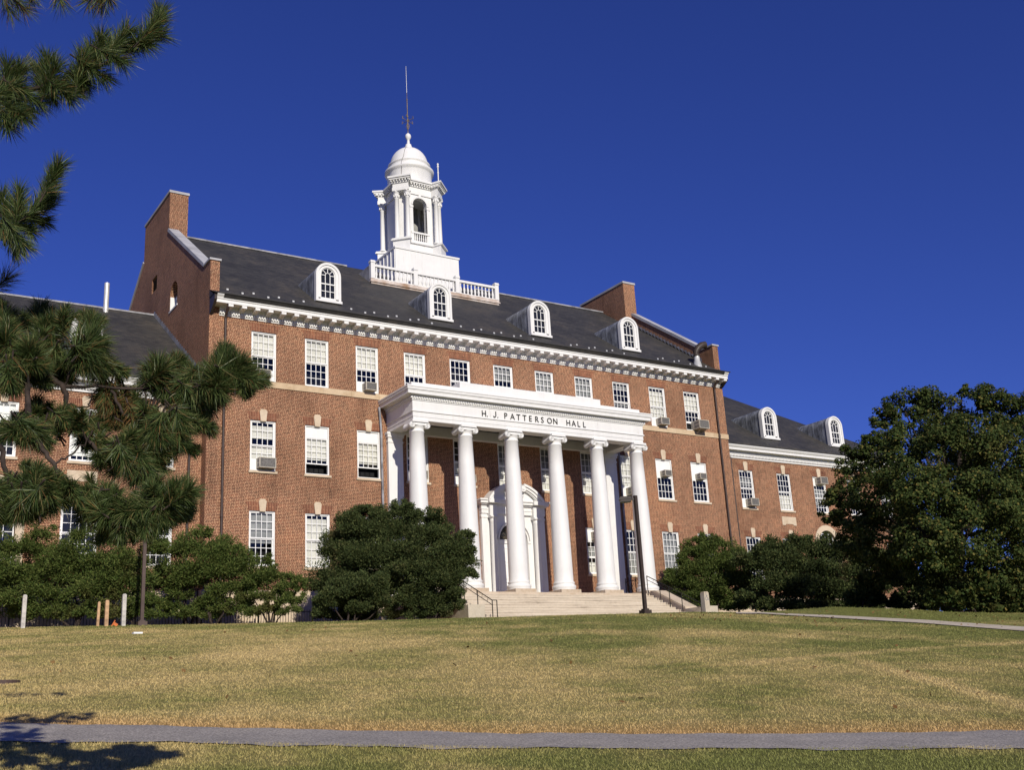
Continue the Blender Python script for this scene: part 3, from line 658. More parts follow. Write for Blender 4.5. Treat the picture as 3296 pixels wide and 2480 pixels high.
# dormers
def dormer(x, yb, zb):
    """arched lead dormer, face at yb, foot at height zb"""
    n = 20; r = .685; zs = zb+1.47
    def outline(r_, z0, zc): return [(x-r_, z0)]+[(x-r_*math.cos(math.pi*i/n), zc+r_*math.sin(math.pi*i/n)) for i in range(n+1)]+[(x+r_, z0)]
    body = MB(); ol = outline(r-.03, zb-.4, zs); body.prism(ol, lambda p, q, a: (p, a, q), yb+.20, yb+3.4); o = part(body, 'dormer', 'lead')
    face = MB(); out = outline(r, zb, zs)
    inn = [(x-.40, zb+.21)]+[(x-.40*math.cos(math.pi*i/n), zb+1.50+.40*math.sin(math.pi*i/n)) for i in range(n+1)]+[(x+.40, zb+.21)]
    mid = [(x-.56, zb)]+[(x-.56*math.cos(math.pi*i/n), zs+.01+.56*math.sin(math.pi*i/n)) for i in range(n+1)]+[(x+.56, zb)]
    def ring(A, Bq, y0, y1, close):
        for i in range(len(A)-1):
            a, b, c, d = A[i], A[i+1], Bq[i+1], Bq[i]
            face.add([(a[0], y0, a[1]), (b[0], y0, b[1]), (c[0], y0, c[1]), (d[0], y0, d[1]), (a[0], y1, a[1]), (b[0], y1, b[1]), (c[0], y1, c[1]), (d[0], y1, d[1])], [(0, 1, 2, 3), (0, 1, 5, 4), (3, 2, 6, 7)])
    ring(out, mid, yb-.05, yb+.22, 0); ring(mid, inn, yb, yb+.12, 0); face.box(x-.56, x+.56, yb, yb+.1, zb, zb+.21)
    part(face, 'dormer_face', 'white', o)
    s = MB(); s.box(x-.72, x+.72, yb-.12, yb+.05, zb-.03, zb+.10); part(s, 'sill', 'white', o)
    w = MB(); y0, y1 = yb+.06, yb+.10; b0 = zb+.21; bs = zb+1.50
    w.box(x-.40, x-.365, y0, y1, b0, bs); w.box(x+.365, x+.40, y0, y1, b0, bs); w.box(x-.365, x+.365, y0, y1, b0, b0+.05); w.box(x-.40, x+.40, y0-.015, y1, zb+.98, zb+1.04)
    for xx in (-.13, .13):
        w.box(x+xx-.016, x+xx+.016, y0+.005, y1-.005, b0+.05, zb+.98); w.box(x+xx-.016, x+xx+.016, y0+.005, y1-.005, zb+1.04, bs)
    w.box(x-.365, x+.365, y0+.006, y1-.006, zb+.60, zb+.632); w.box(x-.365, x-.13, y0+.006, y1-.006, bs-.02, bs+.012); w.box(x+.13, x+.365, y0+.006, y1-.006, bs-.02, bs+.012)
    for i in range(12):
        a0, a1 = math.pi*i/12, math.pi*(i+1)/12
        w.bar((x+.13*math.cos(a0), yb+.08, bs+.13*math.sin(a0)), (x+.13*math.cos(a1), yb+.08, bs+.13*math.sin(a1)), .03, .03, (0, 1, 0))
        w.bar((x+.38*math.cos(a0), yb+.08, bs+.38*math.sin(a0)), (x+.38*math.cos(a1), yb+.08, bs+.38*math.sin(a1)), .04, .04, (0, 1, 0))
    for a in (45, 90, 135): w.bar((x+.13*math.cos(R(a)), yb+.08, bs+.13*math.sin(R(a))), (x+.38*math.cos(R(a)), yb+.08, bs+.38*math.sin(R(a))), .03, .03, (0, 1, 0))
    part(w, 'dormer_window', 'white2', o)
    g = MB(); gl = [(x-.39, b0)]+[(x-.39*math.cos(math.pi*i/n), bs+.39*math.sin(math.pi*i/n)) for i in range(n+1)]+[(x+.39, b0)]
    g.add([(p, yb+.09, q) for p, q in gl], [list(range(len(gl)))[::-1]]); part(g, 'glass', 'glass', o)
    k = MB(); k.py(outline(r-.1, zb+.02, zs), yb+.13, yb+.16); part(k, 'room_shade_panel', 'dark', o)  # near-black panel behind the glass, room shade painted in
    return o
DY = .85; d0 = dormer(-9.8, DY, 16.08)
for x in (-3.26, 3.26, 9.8): c = copy_tree(d0, HALL); c.location = (x+9.8, 0, 0)
for x in (-27.6, -21.3, 21.3, 27.6): c = copy_tree(d0, HALL); c.location = (x+9.8, 1.3-DY, 11.68-16.08)

# --- gable window and vent on the left side
m = MB(); xg = -XM+.30
for (a, b) in ((5.42, 5.50), (6.65, 6.73)): m.box(xg, xg+.06, a, b, 16.6, 17.5)
m.box(xg, xg+.06, 5.5, 6.65, 16.6, 16.68); m.box(xg, xg+.06, 5.5, 6.65, 17.30, 17.37)
for y in (5.88, 6.27): m.box(xg+.01, xg+.05, y-.015, y+.015, 16.68, 17.95)
m.box(xg+.012, xg+.048, 5.5, 6.65, 16.98, 17.01)
m.box(-XM+.012, xg, 6.70, 6.745, 16.61, 17.42); o = part(m, 'gable_window', 'white2'); m = MB(); m.box(-XM-.03, -XM+.34, 5.34, 6.81, 16.52, 16.60); part(m, 'sill', 'white', o)
m = MB(); m.box(xg+.08, xg+.12, 5.3, 6.85, 16.5, 18.2); part(m, 'room_shade_panel', 'dark', o)  # near-black board, shade behind the gable window put into its colour
m = MB()
for i in range(7):
    z = 18.95+i*.12; m.prism([(-XM+.06, z), (-XM+.22, z+.10), (-XM+.24, z+.08), (-XM+.08, z-.02)], lambda p, q, a: (p, a, q), 9.46, 10.48)
m.box(-XM+.26, -XM+.3, 9.4, 10.5, 18.9, 19.8); part(m, 'vent', 'spout')

# --- cupola
AX, AY = 0.0, 10.0
m = MB(); m.box(-2.25, 2.25, 7.95, 12.05, 20.3, 23.48)
for y in np.arange(8.05, 12.1, .5): m.box(-2.29, -2.25, y-.03, y+.03, 20.3, 23.45)
m.box(-2.3, 2.3, 7.90, 12.10, 23.40, 23.52); base = part(m, 'cupola_base', 'white')
# balustraded deck
m = MB(); m.box(-4.46, 4.46, 6.86, 7.05, 20.45, 20.62); m.box(-4.5, 4.5, 6.80, 7.05, 20.38, 20.45); m.box(-4.44, 4.44, 6.87, 7.1, 20.0, 20.38); dk = part(m, 'deck_curb', 'copper')
m = MB(); m.box(-4.45, 4.45, 6.88, 10, 20.46, 20.5); part(m, 'deck', 'flash')
bal = MB()
for x in (-4.32, -1.46, 1.46, 4.32):
    bal.box(x-.135, x+.135, 6.84, 7.10, 20.62, 21.62); bal.box(x-.165, x+.165, 6.81, 7.13, 21.62, 21.68); bal.box(x-.15, x+.15, 6.825, 7.115, 21.68, 21.76)
for a, b in ((-4.185, -1.595), (-1.325, 1.325), (1.595, 4.185)):
    bal.box(a, b, 6.86, 7.08, 21.38, 21.53); bal.box(a, b, 6.90, 7.04, 20.62, 20.68)
bo = part(bal, 'balustrade', 'white')
bp = [(.05, 0), (.06, .05), (.04, .08), (.075, .2), (.08, .28), (.045, .42), (.035, .55), (.05, .62), (.055, .70)]
def bal_mesh(c): mm = MB(); mm.lathe(bp, c, 10); return mm
b0 = None
for a, b in ((-4.185, -1.595), (-1.325, 1.325), (1.595, 4.185)):
    for i in range(10):
        x = a+(b-a)*(i+.5)/10
        if b0 is None: b0 = bal_mesh((x, 6.97, 20.68)).build('baluster', M['white'], bo); bx0 = x
        else: c = b0.copy(); col.objects.link(c); c.parent = bo; c.location = (x-bx0, 0, 0)
for sgn in (-1, 1):
    m = MB(); m.px([(7.1, 20.2), (7.1, 21.50), (9.2, 21.50), (9.2, 21.4), (8.6, 21.1)], sgn*4.45, sgn*4.33); part(m, 'deck_cheek', 'flash')
# belfry body
H0, HW, RD = 1.25, .86, 1.72
m = MB()
pl = []
for k in range(4):
    a = k*math.pi/2-math.pi/2; c_, s_ = math.cos(a), math.sin(a)
    for t in (-HW, HW): pl.append((AX+c_*H0-s_*t, AY+s_*H0+c_*t))
wall(m, lambda s, z, d: (s, AY-H0+d, z), [-HW, HW], lambda s: 23.5, lambda s: 27.8, [(-.50, .50, 25.17, 27.58, True), (-.46, .46, 24.58, 25.05, False)], .28)
for i in range(8):
    a, b = pl[i], pl[(i+1) % 8]
    if i == 0: continue
    m.add([(a[0], a[1], 23.5), (b[0], b[1], 23.5), (b[0], b[1], 27.8), (a[0], a[1], 27.8)], [(0, 1, 2, 3)])
m.box(-.66, -.50, AY-H0-.03, AY-H0+.1, 23.9, 26.85); m.box(.50, .66, AY-H0-.03, AY-H0+.1, 23.9, 26.85)
for sg in (-1, 1): m.box(sg*.48, sg*.72, AY-H0-.06, AY-H0+.1, 26.85, 26.98)
for i in range(14):
    a0, a1 = math.pi*i/14, math.pi*(i+1)/14
    m.bar((.57*math.cos(a0), AY-H0-.01, 27.08+.57*math.sin(a0)), (.57*math.cos(a1), AY-H0-.01, 27.08+.57*math.sin(a1)), .14, .07, (0, 1, 0))
m.box(-.08, .08, AY-H0-.07, AY-H0+.05, 27.56, 27.78)
m.box(-.66, .66, AY-H0-.06, AY-H0+.1, 25.05, 25.17)
for i in range(6): m.lathe([(.035, 24.58), (.03, 24.64), (.055, 24.72), (.03, 24.9), (.035, 25.05)], (-.375+.15*i, AY-H0+.03, 0), 8)
bel = part(m, 'belfry', 'white')
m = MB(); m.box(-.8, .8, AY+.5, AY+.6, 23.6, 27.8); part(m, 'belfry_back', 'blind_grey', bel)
# ledge, entablature and cornice following the corner piers
def dloop(h0, hw, dp, wp):
    pts = []
    for k in range(4):
        a = k*math.pi/2-math.pi/2; c_, s_ = math.cos(a), math.sin(a)
        pts += [(c_*h0-s_*t, s_*h0+c_*t) for t in (-hw, hw)]
        b = a+math.pi/4; c_, s_ = math.cos(b), math.sin(b)
        # inner pier corners meet the face, then the pier itself
        pts += [(c_*dp-s_*t, s_*dp+c_*t) for t in (-wp, wp)]
    return [(AX+p, AY+q) for p, q in pts]
m = MB(); m.pz(dloop(1.30, .80, 2.12, .56), 23.5, 24.30); m.pz(dloop(1.42, .78, 2.24, .66), 24.30, 24.37); m.pz(dloop(1.38, .79, 2.20, .62), 24.37, 24.45); part(m, 'belfry_pedestal', 'white', bel)
m = MB(); m.pz(dloop(1.32, .82, 2.05, .56), 27.78, 28.02); m.pz(dloop(1.29, .82, 2.02, .53), 28.02, 28.30); m.pz(dloop(1.36, .80, 2.09, .58), 28.30, 28.36)
m.pz(dloop(1.52, .76, 2.26, .70), 28.50, 28.60); m.pz(dloop(1.60, .74, 2.33, .76), 28.60, 28.72)
m.pz(dloop(1.34, .80, 2.08, .58), 28.36, 28.50)
lp = dloop(1.50, .76, 2.22, .68); n_ = len(lp)
for i in range(n_):
    a, b = Vector((*lp[i], 28.43)), Vector((*lp[(i+1) % n_], 28.43)); k = max(2, int((b-a).length/.17))
    for j in range(k):
        p = a.lerp(b, (j+.5)/k); q = p.lerp(Vector((AX, AY, 28.43)), .07); m.bar(p, q, .07, .10)
part(m, 'belfry_cornice', 'white', bel)
c0_ = None
for k in range(4):
    b = -math.pi/4+k*math.pi/2; c_, s_ = math.cos(b), math.sin(b)
    for t in (-.36, .36):
        x, y = AX+c_*1.82-s_*t, AY+s_*1.82+c_*t
        if c0_ is None:
            mm = MB(); mm.lathe([(.22, 24.45), (.22, 24.52), (.18, 24.56), (.155, 24.62), (.15, 25.4), (.128, 27.28), (.15, 27.30), (.15, 27.34)], (x, y, 0), 16)
            mm.lathe([(.13, 27.34), (.16, 27.42), (.145, 27.46), (.19, 27.56), (.165, 27.60), (.23, 27.71), (.2, 27.72)], (x, y, 0), 12, False); mm.box(x-.2, x+.2, y-.2, y+.2, 27.72, 27.78)
            for j in range(8): a = j*math.pi/4; mm.box(x+.17*math.cos(a)-.035, x+.17*math.cos(a)+.035, y+.17*math.sin(a)-.035, y+.17*math.sin(a)+.035, 27.40, 27.56)
            c0_ = mm.build('cupola_column', M['white'], bel); p0 = (x, y)
        else: c = c0_.copy(); col.objects.link(c); c.parent = bel; c.location = (x-p0[0], y-p0[1], 0)
    # pilaster strip behind
m = MB()
for k in range(4):
    b = -math.pi/4+k*math.pi/2; c_, s_ = math.cos(b), math.sin(b)
    m.pz([(AX+c_*d-s_*t, AY+s_*d+c_*t) for d, t in ((1.0, -.30), (1.52, -.30), (1.52, .30), (1.0, .30))], 24.45, 27.78)
part(m, 'belfry_pier', 'white', bel)
m = MB(); m.lathe([(1.45, 28.6), (1.45, 29.62), (1.50, 29.70), (1.60, 29.78), (1.62, 29.92), (1.50, 29.97), (1.36, 30.05), (1.34, 30.30), (1.40, 30.33), (1.40, 30.40), (1.27, 30.42)], (AX, AY, 0), 48)
part(m, 'drum', 'white', bel)
prof = [(1.25*math.cos(a), 30.42+1.33*math.sin(a)) for a in np.linspace(0, 1.36, 12)]
m = MB(); m.lathe(prof, (AX, AY, 0), 48); part(m, 'dome', 'white', bel)
m = MB(); m.lathe([(.27, 31.68), (.27, 31.80), (.20, 31.98), (.19, 32.06), (.10, 32.12), (.085, 32.42), (.12, 32.46), (.16, 32.52), (.195, 32.62), (.195, 32.72), (.15, 32.83), (.06, 32.90), (.03, 32.95)], (AX, AY, 0), 24); part(m, 'finial', 'white', bel)
m = MB(); m.tube([(AX, AY, 32.9), (AX, AY, 35.45)], .032, 8); m.lathe([(.03, 35.42), (.06, 35.47), (.03, 35.52)], (AX, AY, 0), 8); m.tube([(AX, AY, 35.5), (AX, AY, 36.0)], .018, 6)
part(m, 'weathervane_mast', 'gilt', bel)
m = MB(); m.tube([(AX, AY, 36.0), (AX, AY, 38.05)], [.018, .012], 6); part(m, 'lightning_rod', 'steel', bel)
m = MB(); zc = 33.86
for a in (R(20), R(110)):
    d = Vector((math.cos(a), math.sin(a), 0)); c0v = Vector((AX, AY, zc)); m.bar(c0v-d*.52, c0v+d*.52, .025, .025)
    for s_ in (-1, 1):
        e = c0v+d*.50*s_; m.bar(e+Vector((0, 0, -.05)), e+Vector((0, 0, .15)), .02, .02); m.bar(e+Vector((0, 0, .15)), e+Vector((0, 0, .15))-d*.10*s_, .02, .02); m.bar(e+Vector((0, 0, .05)), e+Vector((0, 0, .05))-d*.08*s_, .02, .02)
m.bar((AX-.25, AY-.30, zc+.22), (AX+.3, AY+.36, zc+.22), .03, .05); m.bar((AX+.20, AY+.24, zc+.22), (AX+.3, AY+.36, zc+.22), .03, .18); m.bar((AX-.25, AY-.3, zc+.22), (AX-.15, AY-.18, zc+.22), .03, .13)
for z in (33.3, 33.55, 34.2): m.lathe([(.03, z-.05), (.075, z), (.03, z+.05)], (AX, AY, 0), 8)
for k in range(4): a = k*math.pi/2+.6; m.tube([(AX+.03*math.cos(a), AY+.03*math.sin(a), 33.2), (AX+.14*math.cos(a), AY+.14*math.sin(a), 33.45), (AX+.04*math.cos(a), AY+.04*math.sin(a), 33.7)], .012, 5)
part(m, 'weathervane', 'gilt', bel)
m = MB(); m.tube([(1.38, 8.6, 28.7), (1.38, 8.6, 30.05)], .035, 8); m.lathe([(.05, 30.05), (.075, 30.12), (.03, 30.2), (.07, 30.3), (.03, 30.36)], (1.38, 8.6, 0), 8); m.lathe([(.04, 29.62), (.07, 29.66), (.04, 29.7)], (1.38, 8.6, 0), 8); part(m, 'corner_rod', 'white', bel)
m = MB()
for a, b, z0, z1 in ((-2.25, -2.05, 30.35, 31.72), (-2.2, -2.2, 28.7, 30.35)): pass
ang0 = -2.35
m.tube([(AX+r*math.cos(ang0+t), AY+r*math.sin(ang0+t), z) for r, z, t in ((.30, 31.75, .1), (.75, 31.52, .08), (1.08, 31.13, .05), (1.27, 30.6, .02), (1.43, 30.36, 0), (1.64, 29.93, -.02), (1.47, 29.6, -.05), (1.47, 29.0, -.08))], .012, 5); part(m, 'conductor_cable', 'spout', bel)

# --- roof odds and ends
m = MB(); vx, vy = 14.55, .25
m.lathe([(.30, rz(vy)-.25), (.20, rz(vy)+.25), (.17, rz(vy)+.26), (.17, rz(vy)+.62)], (vx, vy, 0), 16); part(m, 'vent_base', 'steel')
m = MB(); m.tube([(vx, vy, rz(vy)+.6), (vx-.02, vy, rz(vy)+.9), (vx+.15, vy-.02, rz(vy)+1.15), (vx+.45, vy-.06, rz(vy)+1.35), (vx+.72, vy-.10, rz(vy)+1.40)], [.20, .20, .21, .22, .23], 14); m.lathe([(.21, rz(vy)+.58), (.22, rz(vy)+.62), (.21, rz(vy)+.66)], (vx, vy, 0), 14); part(m, 'vent_hood', 'bronze')
m = MB(); m.tube([(-18.8, 9.4, 16.6), (-18.8, 9.4, 18.75)], .135, 14); m.lathe([(.15, 17.2), (.16, 17.25), (.15, 17.3)], (-18.8, 9.4, 0), 14); part(m, 'flue_pipe', 'steel')
for x, y, z1, sx_ in ((-15.42, -.10, 14.15, -1), (15.40, -.10, 14.1, 1), (-16.75, WY-.09, 10.3, 0), (16.75, WY-.09, 10.0, 0)):
    m = MB(); m.tube([(x, y-.0, z1-.02), (x, y, 8.0), (x, y, base_z+1.5)], .062, 8)
    if abs(x) < 16: m.tube([(x-.04, -.55, 14.58), (x-.04, -.5, 14.4), (x, -.2, 14.28), (x, y, z1-.1)], .07, 8)
    for z in (1.7, 4.6, 7.8, 11.0):
        if z < z1: m.lathe([(.075, z), (.08, z+.04), (.075, z+.08)], (x, y, 0), 8)
    part(m, 'downspout', 'spout')
m = MB(); m.tube([(-7.55, -.12, 10.5), (-7.50, -.12, 9.9), (-7.45, -.10, 9.2), (-7.42, -.10, -1)], .06, 8); part(m, 'downspout', 'flash'); m = MB(); m.tube([(7.45, -.10, 10.3), (7.45, -.10, -1)], .06, 8); part(m, 'downspout', 'flash')

# --- portico
XE, YE = 7.10, 2.80
m = MB()
def ebox(xe, ye, z0, z1): m.box(-xe, xe, -ye, .02, z0, z1)
# architrave as four beams round a sunk ceiling
def beams(xe, ye, z0, z1, t=.66):
    m.box(-xe, xe, -ye, -ye+t, z0, z1); m.box(-xe, -xe+t, -ye+t, .02, z0, z1); m.box(xe-t, xe, -ye+t, .02, z0, z1); m.box(-xe+t, xe-t, -.30, .02, z0, z1)
beams(XE-.04, YE-.04, 9.24, 9.42); beams(XE-.02, YE-.02, 9.42, 9.66); beams(XE+.03, YE+.03, 9.66, 9.72)
m.box(-XE+.1, XE-.1, -YE+.1, .02, 9.72, 9.8)
ebox(XE-.01, YE-.01, 9.72, 10.22); ebox(XE+.03, YE+.03, 10.22, 10.28); ebox(XE+.05, YE+.05, 10.28, 10.40); ebox(XE+.13, YE+.08, 10.40, 10.47)
nd = 106
for i in range(nd): x = -XE-.06+(2*XE+.12)*i/(nd-1); m.box(x-.035, x+.035, -YE-.11, -YE-.04, 10.29, 10.385)
for i in range(20):
    y = -YE-.05+2.7*i/19
    for sg in (-1, 1): m.box(sg*(XE+.05), sg*(XE+.11), y-.035, y+.035, 10.29, 10.385)
ebox(XE+.36, YE+.30, 10.47, 10.62); ebox(XE+.38, YE+.32, 10.62, 10.67); ebox(XE+.42, YE+.36, 10.67, 10.78); ebox(XE+.45, YE+.39, 10.78, 10.85)
PORT = part(m, 'portico', 'white')
m = MB(); m.box(-XE-.06, XE-.2, -YE-.07, .02, 10.85, 11.10); m.box(-4.46, 4.24, -YE-.072, .02, 11.10, 11.40); part(m, 'portico_parapet', 'white', PORT)
m = MB()
for x in (-5.4, 0.0, 5.4):
    pass
m.box(-3.35, -2.95, -1.5, -1.1, 9.42, 9.72); part(m, 'ceiling_light', 'bronze', PORT); m = MB(); m.box(1.95, 2.35, -1.5, -1.1, 9.42, 9.72); part(m, 'ceiling_light', 'bronze', PORT)
# lettering
def lettering():
    plan = [('H.', -3.245, .42), ('J.', -2.56, .36)]+[(c, -1.92+i*.3745, .30) for i, c in enumerate('PATTERSON')]+[(c, 1.915+i*.36, .3) for i, c in enumerate('HALL')]
    mb = MB()
    for c, x, w in plan:
        if c == 'J.':
            zz = 9.775; yy = -YE-.03
            mb.box(x+.14, x+.18, yy, yy+.03, zz+.08, zz+.32); mb.bar((x+.16, yy+.015, zz+.09), (x+.11, yy+.015, zz+.02), .04, .03, (0, 1, 0)); mb.bar((x+.12, yy+.015, zz+.02), (x+.04, yy+.015, zz+.02), .04, .03, (0, 1, 0)); mb.bar((x+.05, yy+.015, zz+.02), (x+.015, yy+.015, zz+.075), .04, .03, (0, 1, 0)); mb.box(x+.25, x+.29, yy, yy+.03, zz, zz+.04); continue
        cu = bpy.data.curves.new('letters', 'FONT'); cu.body = c; cu.size = .445; cu.extrude = .012; cu.resolution_u = 3
        ob = bpy.data.objects.new('letters', cu); col.objects.link(ob)
        dg = bpy.context.evaluated_depsgraph_get(); me = ob.evaluated_get(dg).to_mesh()
        vs = [(x+v.co.x*.92, -YE-.012+.02-v.co.z-.02, 9.775+v.co.y) for v in me.vertices]; fs = [tuple(p.vertices) for p in me.polygons]
        mb.add(vs, fs); ob.evaluated_get(dg).to_mesh_clear(); bpy.data.objects.remove(ob); bpy.data.curves.remove(cu)
    part(mb, 'lettering', 'letter', PORT)
lettering()
# columns
def column():
    x, y = 0, -2.45; m = MB()
    m.lathe([(.58, 1.26), (.58, 1.34), (.60, 1.37), (.60, 1.46), (.56, 1.50), (.52, 1.51), (.51, 1.55), (.54, 1.58), (.54, 1.64), (.50, 1.68), (.485, 1.72)]+[(.485-.135*((t/6.0)**1.6), 1.72+t*6.95/6) for t in (0.4, 1.2, 2.0, 3, 4, 5, 6)]+[(.365, 8.68), (.38, 8.71), (.365, 8.74), (.345, 8.76), (.345, 8.86), (.39, 8.92), (.42, 8.98)], (x, y, 0), 32)
    o = part(m, 'column', 'white', PORT)
    return o
def capital():
    x, y = 0, -2.45; m = MB()
    m.box(-.43, .43, y-.43, y+.43, 9.13, 9.24); m.box(-.44, .44, y-.36, y+.36, 9.0, 9.13)
    for sg in (-1, 1):
        m.lathe([(.10, -.36), (.155, -.365), (.155, -.31), (.13, -.2), (.10, 0), (.13, .2), (.155, .31), (.155, .365), (.10, .36)], (sg*.40, y, 8.985), 18, True, 'y')
        for s2 in (-1, 1):
            yy = y+s2*.375
            for k in range(26):
                a0, a1 = k*.45, (k+1)*.45; r0, r1 = .145*(1-k/30), .145*(1-(k+1)/30)
                m.bar((sg*(.40+r0*math.sin(a0)), yy, 8.985+r0*math.cos(a0)), (sg*(.40+r1*math.sin(a1)), yy, 8.985+r1*math.cos(a1)), .028, .03, (0, 1, 0))
            m.lathe([(.035, -.03), (.035, .03)], (sg*.40, yy, 8.985), 10, True, 'y')
    for k in range(9): m.lathe([(.0, -.04), (.035, 0), (0, .04)], (-.24+.06*k, y-.40, 8.99), 6, True, 'z')
    return m
def plinth():
    m = MB(); m.box(-.60, .60, -3.05, -1.85, 1.08, 1.26); return m
for i in range(6):
    x = (i-2.5)/2.5*6.73
    if i == 0:
        cm = column(); cp_ = capital().build('capital', M['white'], PORT); pp_ = plinth().build('column_plinth', M['step'], PORT)
        protos = [cm, cp_, pp_]
        for o in protos: o.location.x = x
    else:
        for o in protos: c = o.copy(); col.objects.link(c); c.parent = PORT; c.location.x = x
for sg in (-1, 1):
    m = MB(); x0, x1 = sg*6.73-.40, sg*6.73+.40
    m.box(x0, x1, -.20, .02, 1.08, 9.24); m.box(x0-.07, x1+.07, -.27, .02, 1.08, 1.40); m.box(x0-.04, x1+.04, -.24, .02, 1.40, 1.52)
    m.box(x0-.05, x1+.05, -.26, .02, 8.98, 9.24); m.box(x0-.03, x1+.03, -.23, .02, 8.72, 8.80); m.box(x0-.09, x1+.09, -.29, .02, 9.12, 9.238)
    part(m, 'pilaster', 'white', PORT)
m = MB(); m.box(-7.45, 7.45, -3.15, .02, -2.0, 1.08); part(m, 'porch_floor', 'step', PORT)
# doorway
m = MB()
wall(m, lambda s, z, d: (s, -.14+d, z), [-1.95, 1.95], lambda s: 1.08, lambda s: 5.42, [(-.86, .86, 1.08, 4.98, True)], .40)
for sg in (-1, 1):
    m.box(sg*1.95, sg*1.95-sg*.001, -.14, .02, 1.08, 5.42); m.box(sg*1.58, sg*1.94, -.22, -.14, 1.08, 5.42)
    m.box(sg*1.56, sg*1.97, -.25, -.14, 5.20, 5.30)
    m.box(sg*.86, sg*1.06, -.18, -.14, 3.95, 4.10)
for i in range(18):
    a0, a1 = math.pi*i/18, math.pi*(i+1)/18; m.bar((.96*math.cos(a0), -.155, 4.12+.96*math.sin(a0)), (.96*math.cos(a1), -.155, 4.12+.96*math.sin(a1)), .09, .20, (0, 1, 0)) if 0 else m.bar((.97*math.cos(a0), -.15, 4.12+.97*math.sin(a0)), (.97*math.cos(a1), -.15, 4.12+.97*math.sin(a1)), .06, .20, (0, 1, 0))
# entablature
for sg in (-1, 1): m.box(sg*1.12, sg*1.56, -.46, -.14, 5.28, 5.86)
m.box(-1.96, 1.96, -.28, .02, 5.42, 5.86); m.box(-1.98, 1.98, -.31, .02, 5.62, 5.66)
m.box(-2.02, 2.02, -.40, .02, 5.86, 5.92); m.box(-2.10, 2.10, -.50, .02, 5.92, 6.06); m.box(-2.16, 2.16, -.56, .02, 6.06, 6.14)
for sg in (-1, 1): m.box(sg*1.05, sg*1.70, -.68, -.5, 5.92, 6.13)
# broken curved pediment
R_, zc_ = 2.05, 5.02; aend = math.acos(1.70/R_)
def arcp(r, a): return (r*math.cos(a), zc_+r*math.sin(a))
for sg in (-1, 1):
    angs = np.linspace(math.asin((6.14-zc_)/R_), R(76), 12)
    for r0, r1, y0 in ((R_-.12, R_, -.70), (R_-.24, R_-.12, -.62), (R_-.30, R_-.24, -.54)):
        for a0, a1 in zip(angs[:-1], angs[1:]):
            q = [arcp(r0, a0), arcp(r1, a0), arcp(r1, a1), arcp(r0, a1)]
            m.prism([(sg*p, z) for p, z in q], lambda p, z, a: (p, a, z), y0, .02)
    e = arcp(R_-.15, R(76)); m.lathe([(.16, -.68), (.17, -.66), (.17, .02)], (sg*(e[0]-.03), 0, e[1]-.12), 16, True, 'y'); m.lathe([(.07, -.71), (.07, .0)], (sg*(e[0]-.03), 0, e[1]-.12), 12, True, 'y')
    # tympanum with a round bite beside the middle
    tp = [(sg*1.62, 6.14)]+[(sg*arcp(R_-.28, a)[0], arcp(R_-.28, a)[1]) for a in angs]+[(sg*.42, 6.70), (sg*.30, 6.60), (sg*.26, 6.46), (sg*.32, 6.33), (sg*.45, 6.26), (sg*.45, 6.14)]
    m.py(tp, -.36, .02)
    m.lathe([(.10, -.44), (.14, -.42), (.14, .0)], (sg*.46, 0, 6.45), 14, True, 'y')
DOOR = part(m, 'door_surround', 'white', HALL)
for sg in (-1, 1):
    m = MB(); m.lathe([(.25, 1.08), (.25, 1.18), (.22, 1.22), (.21, 1.28), (.19, 1.32), (.185, 2.4), (.16, 5.0), (.18, 5.03), (.16, 5.07), (.16, 5.14), (.21, 5.20)], (sg*1.33, -.32, 0), 20); m.box(sg*1.33-.22, sg*1.33+.22, -.54, -.10, 5.20, 5.28)
    part(m, 'engaged_column', 'white', DOOR)
m = MB()
for sg in (-1, 1):
    m.box(sg*.012, sg*.83, .20, .26, 1.10, 3.98)
    for z0, z1 in ((1.3, 2.0), (2.15, 2.85), (3.0, 3.75)):
        a, b = sg*.14, sg*.72; m.box(a, b, .185, .2, z0, z0+.04); m.box(a, b, .185, .2, z1-.04, z1); m.box(a, a+sg*.04, .185, .2, z0+.04, z1-.04); m.box(b-sg*.04, b, .185, .2, z0+.04, z1-.04)
m.box(-.86, .86, .14, .28, 3.98, 4.14); m.box(-.86, .86, .10, .2, 4.10, 4.16)
part(m, 'door', 'white2', DOOR)
for sg in (-1, 1): m = MB(); m.box(sg*.05, sg*.11, .15, .20, 1.95, 2.45); part(m, 'door_handle', 'gilt', DOOR)
m = MB(); pts = [(.85*math.cos(math.pi*i/16), 4.14+.85*math.sin(math.pi*i/16)) for i in range(17)]; m.add([(p, .26, q) for p, q in pts], [list(range(17))]); part(m, 'fanlight', 'glass', DOOR)
m = MB()
for i in range(1, 8): a = math.pi*i/8; m.tube([(.2*math.cos(a), .24, 4.16+.2*math.sin(a)), (.8*math.cos(a), .24, 4.14+.8*math.sin(a))], .008, 5)
for i in range(8): m.tube([(.10+.0*i+(-.8+.2*i)+.08*math.cos(t), .235, 4.26+.08*math.sin(t)) for t in np.linspace(0, 6, 9)], .010, 5)
part(m, 'fan_grille', 'gilt', DOOR)
m = MB(); m.box(-1.2, 1.2, .45, .5, 1.0, 5.2); part(m, 'room_shade_panel', 'dark', DOOR)  # near-black board behind door and fanlight, painted as indoor shade

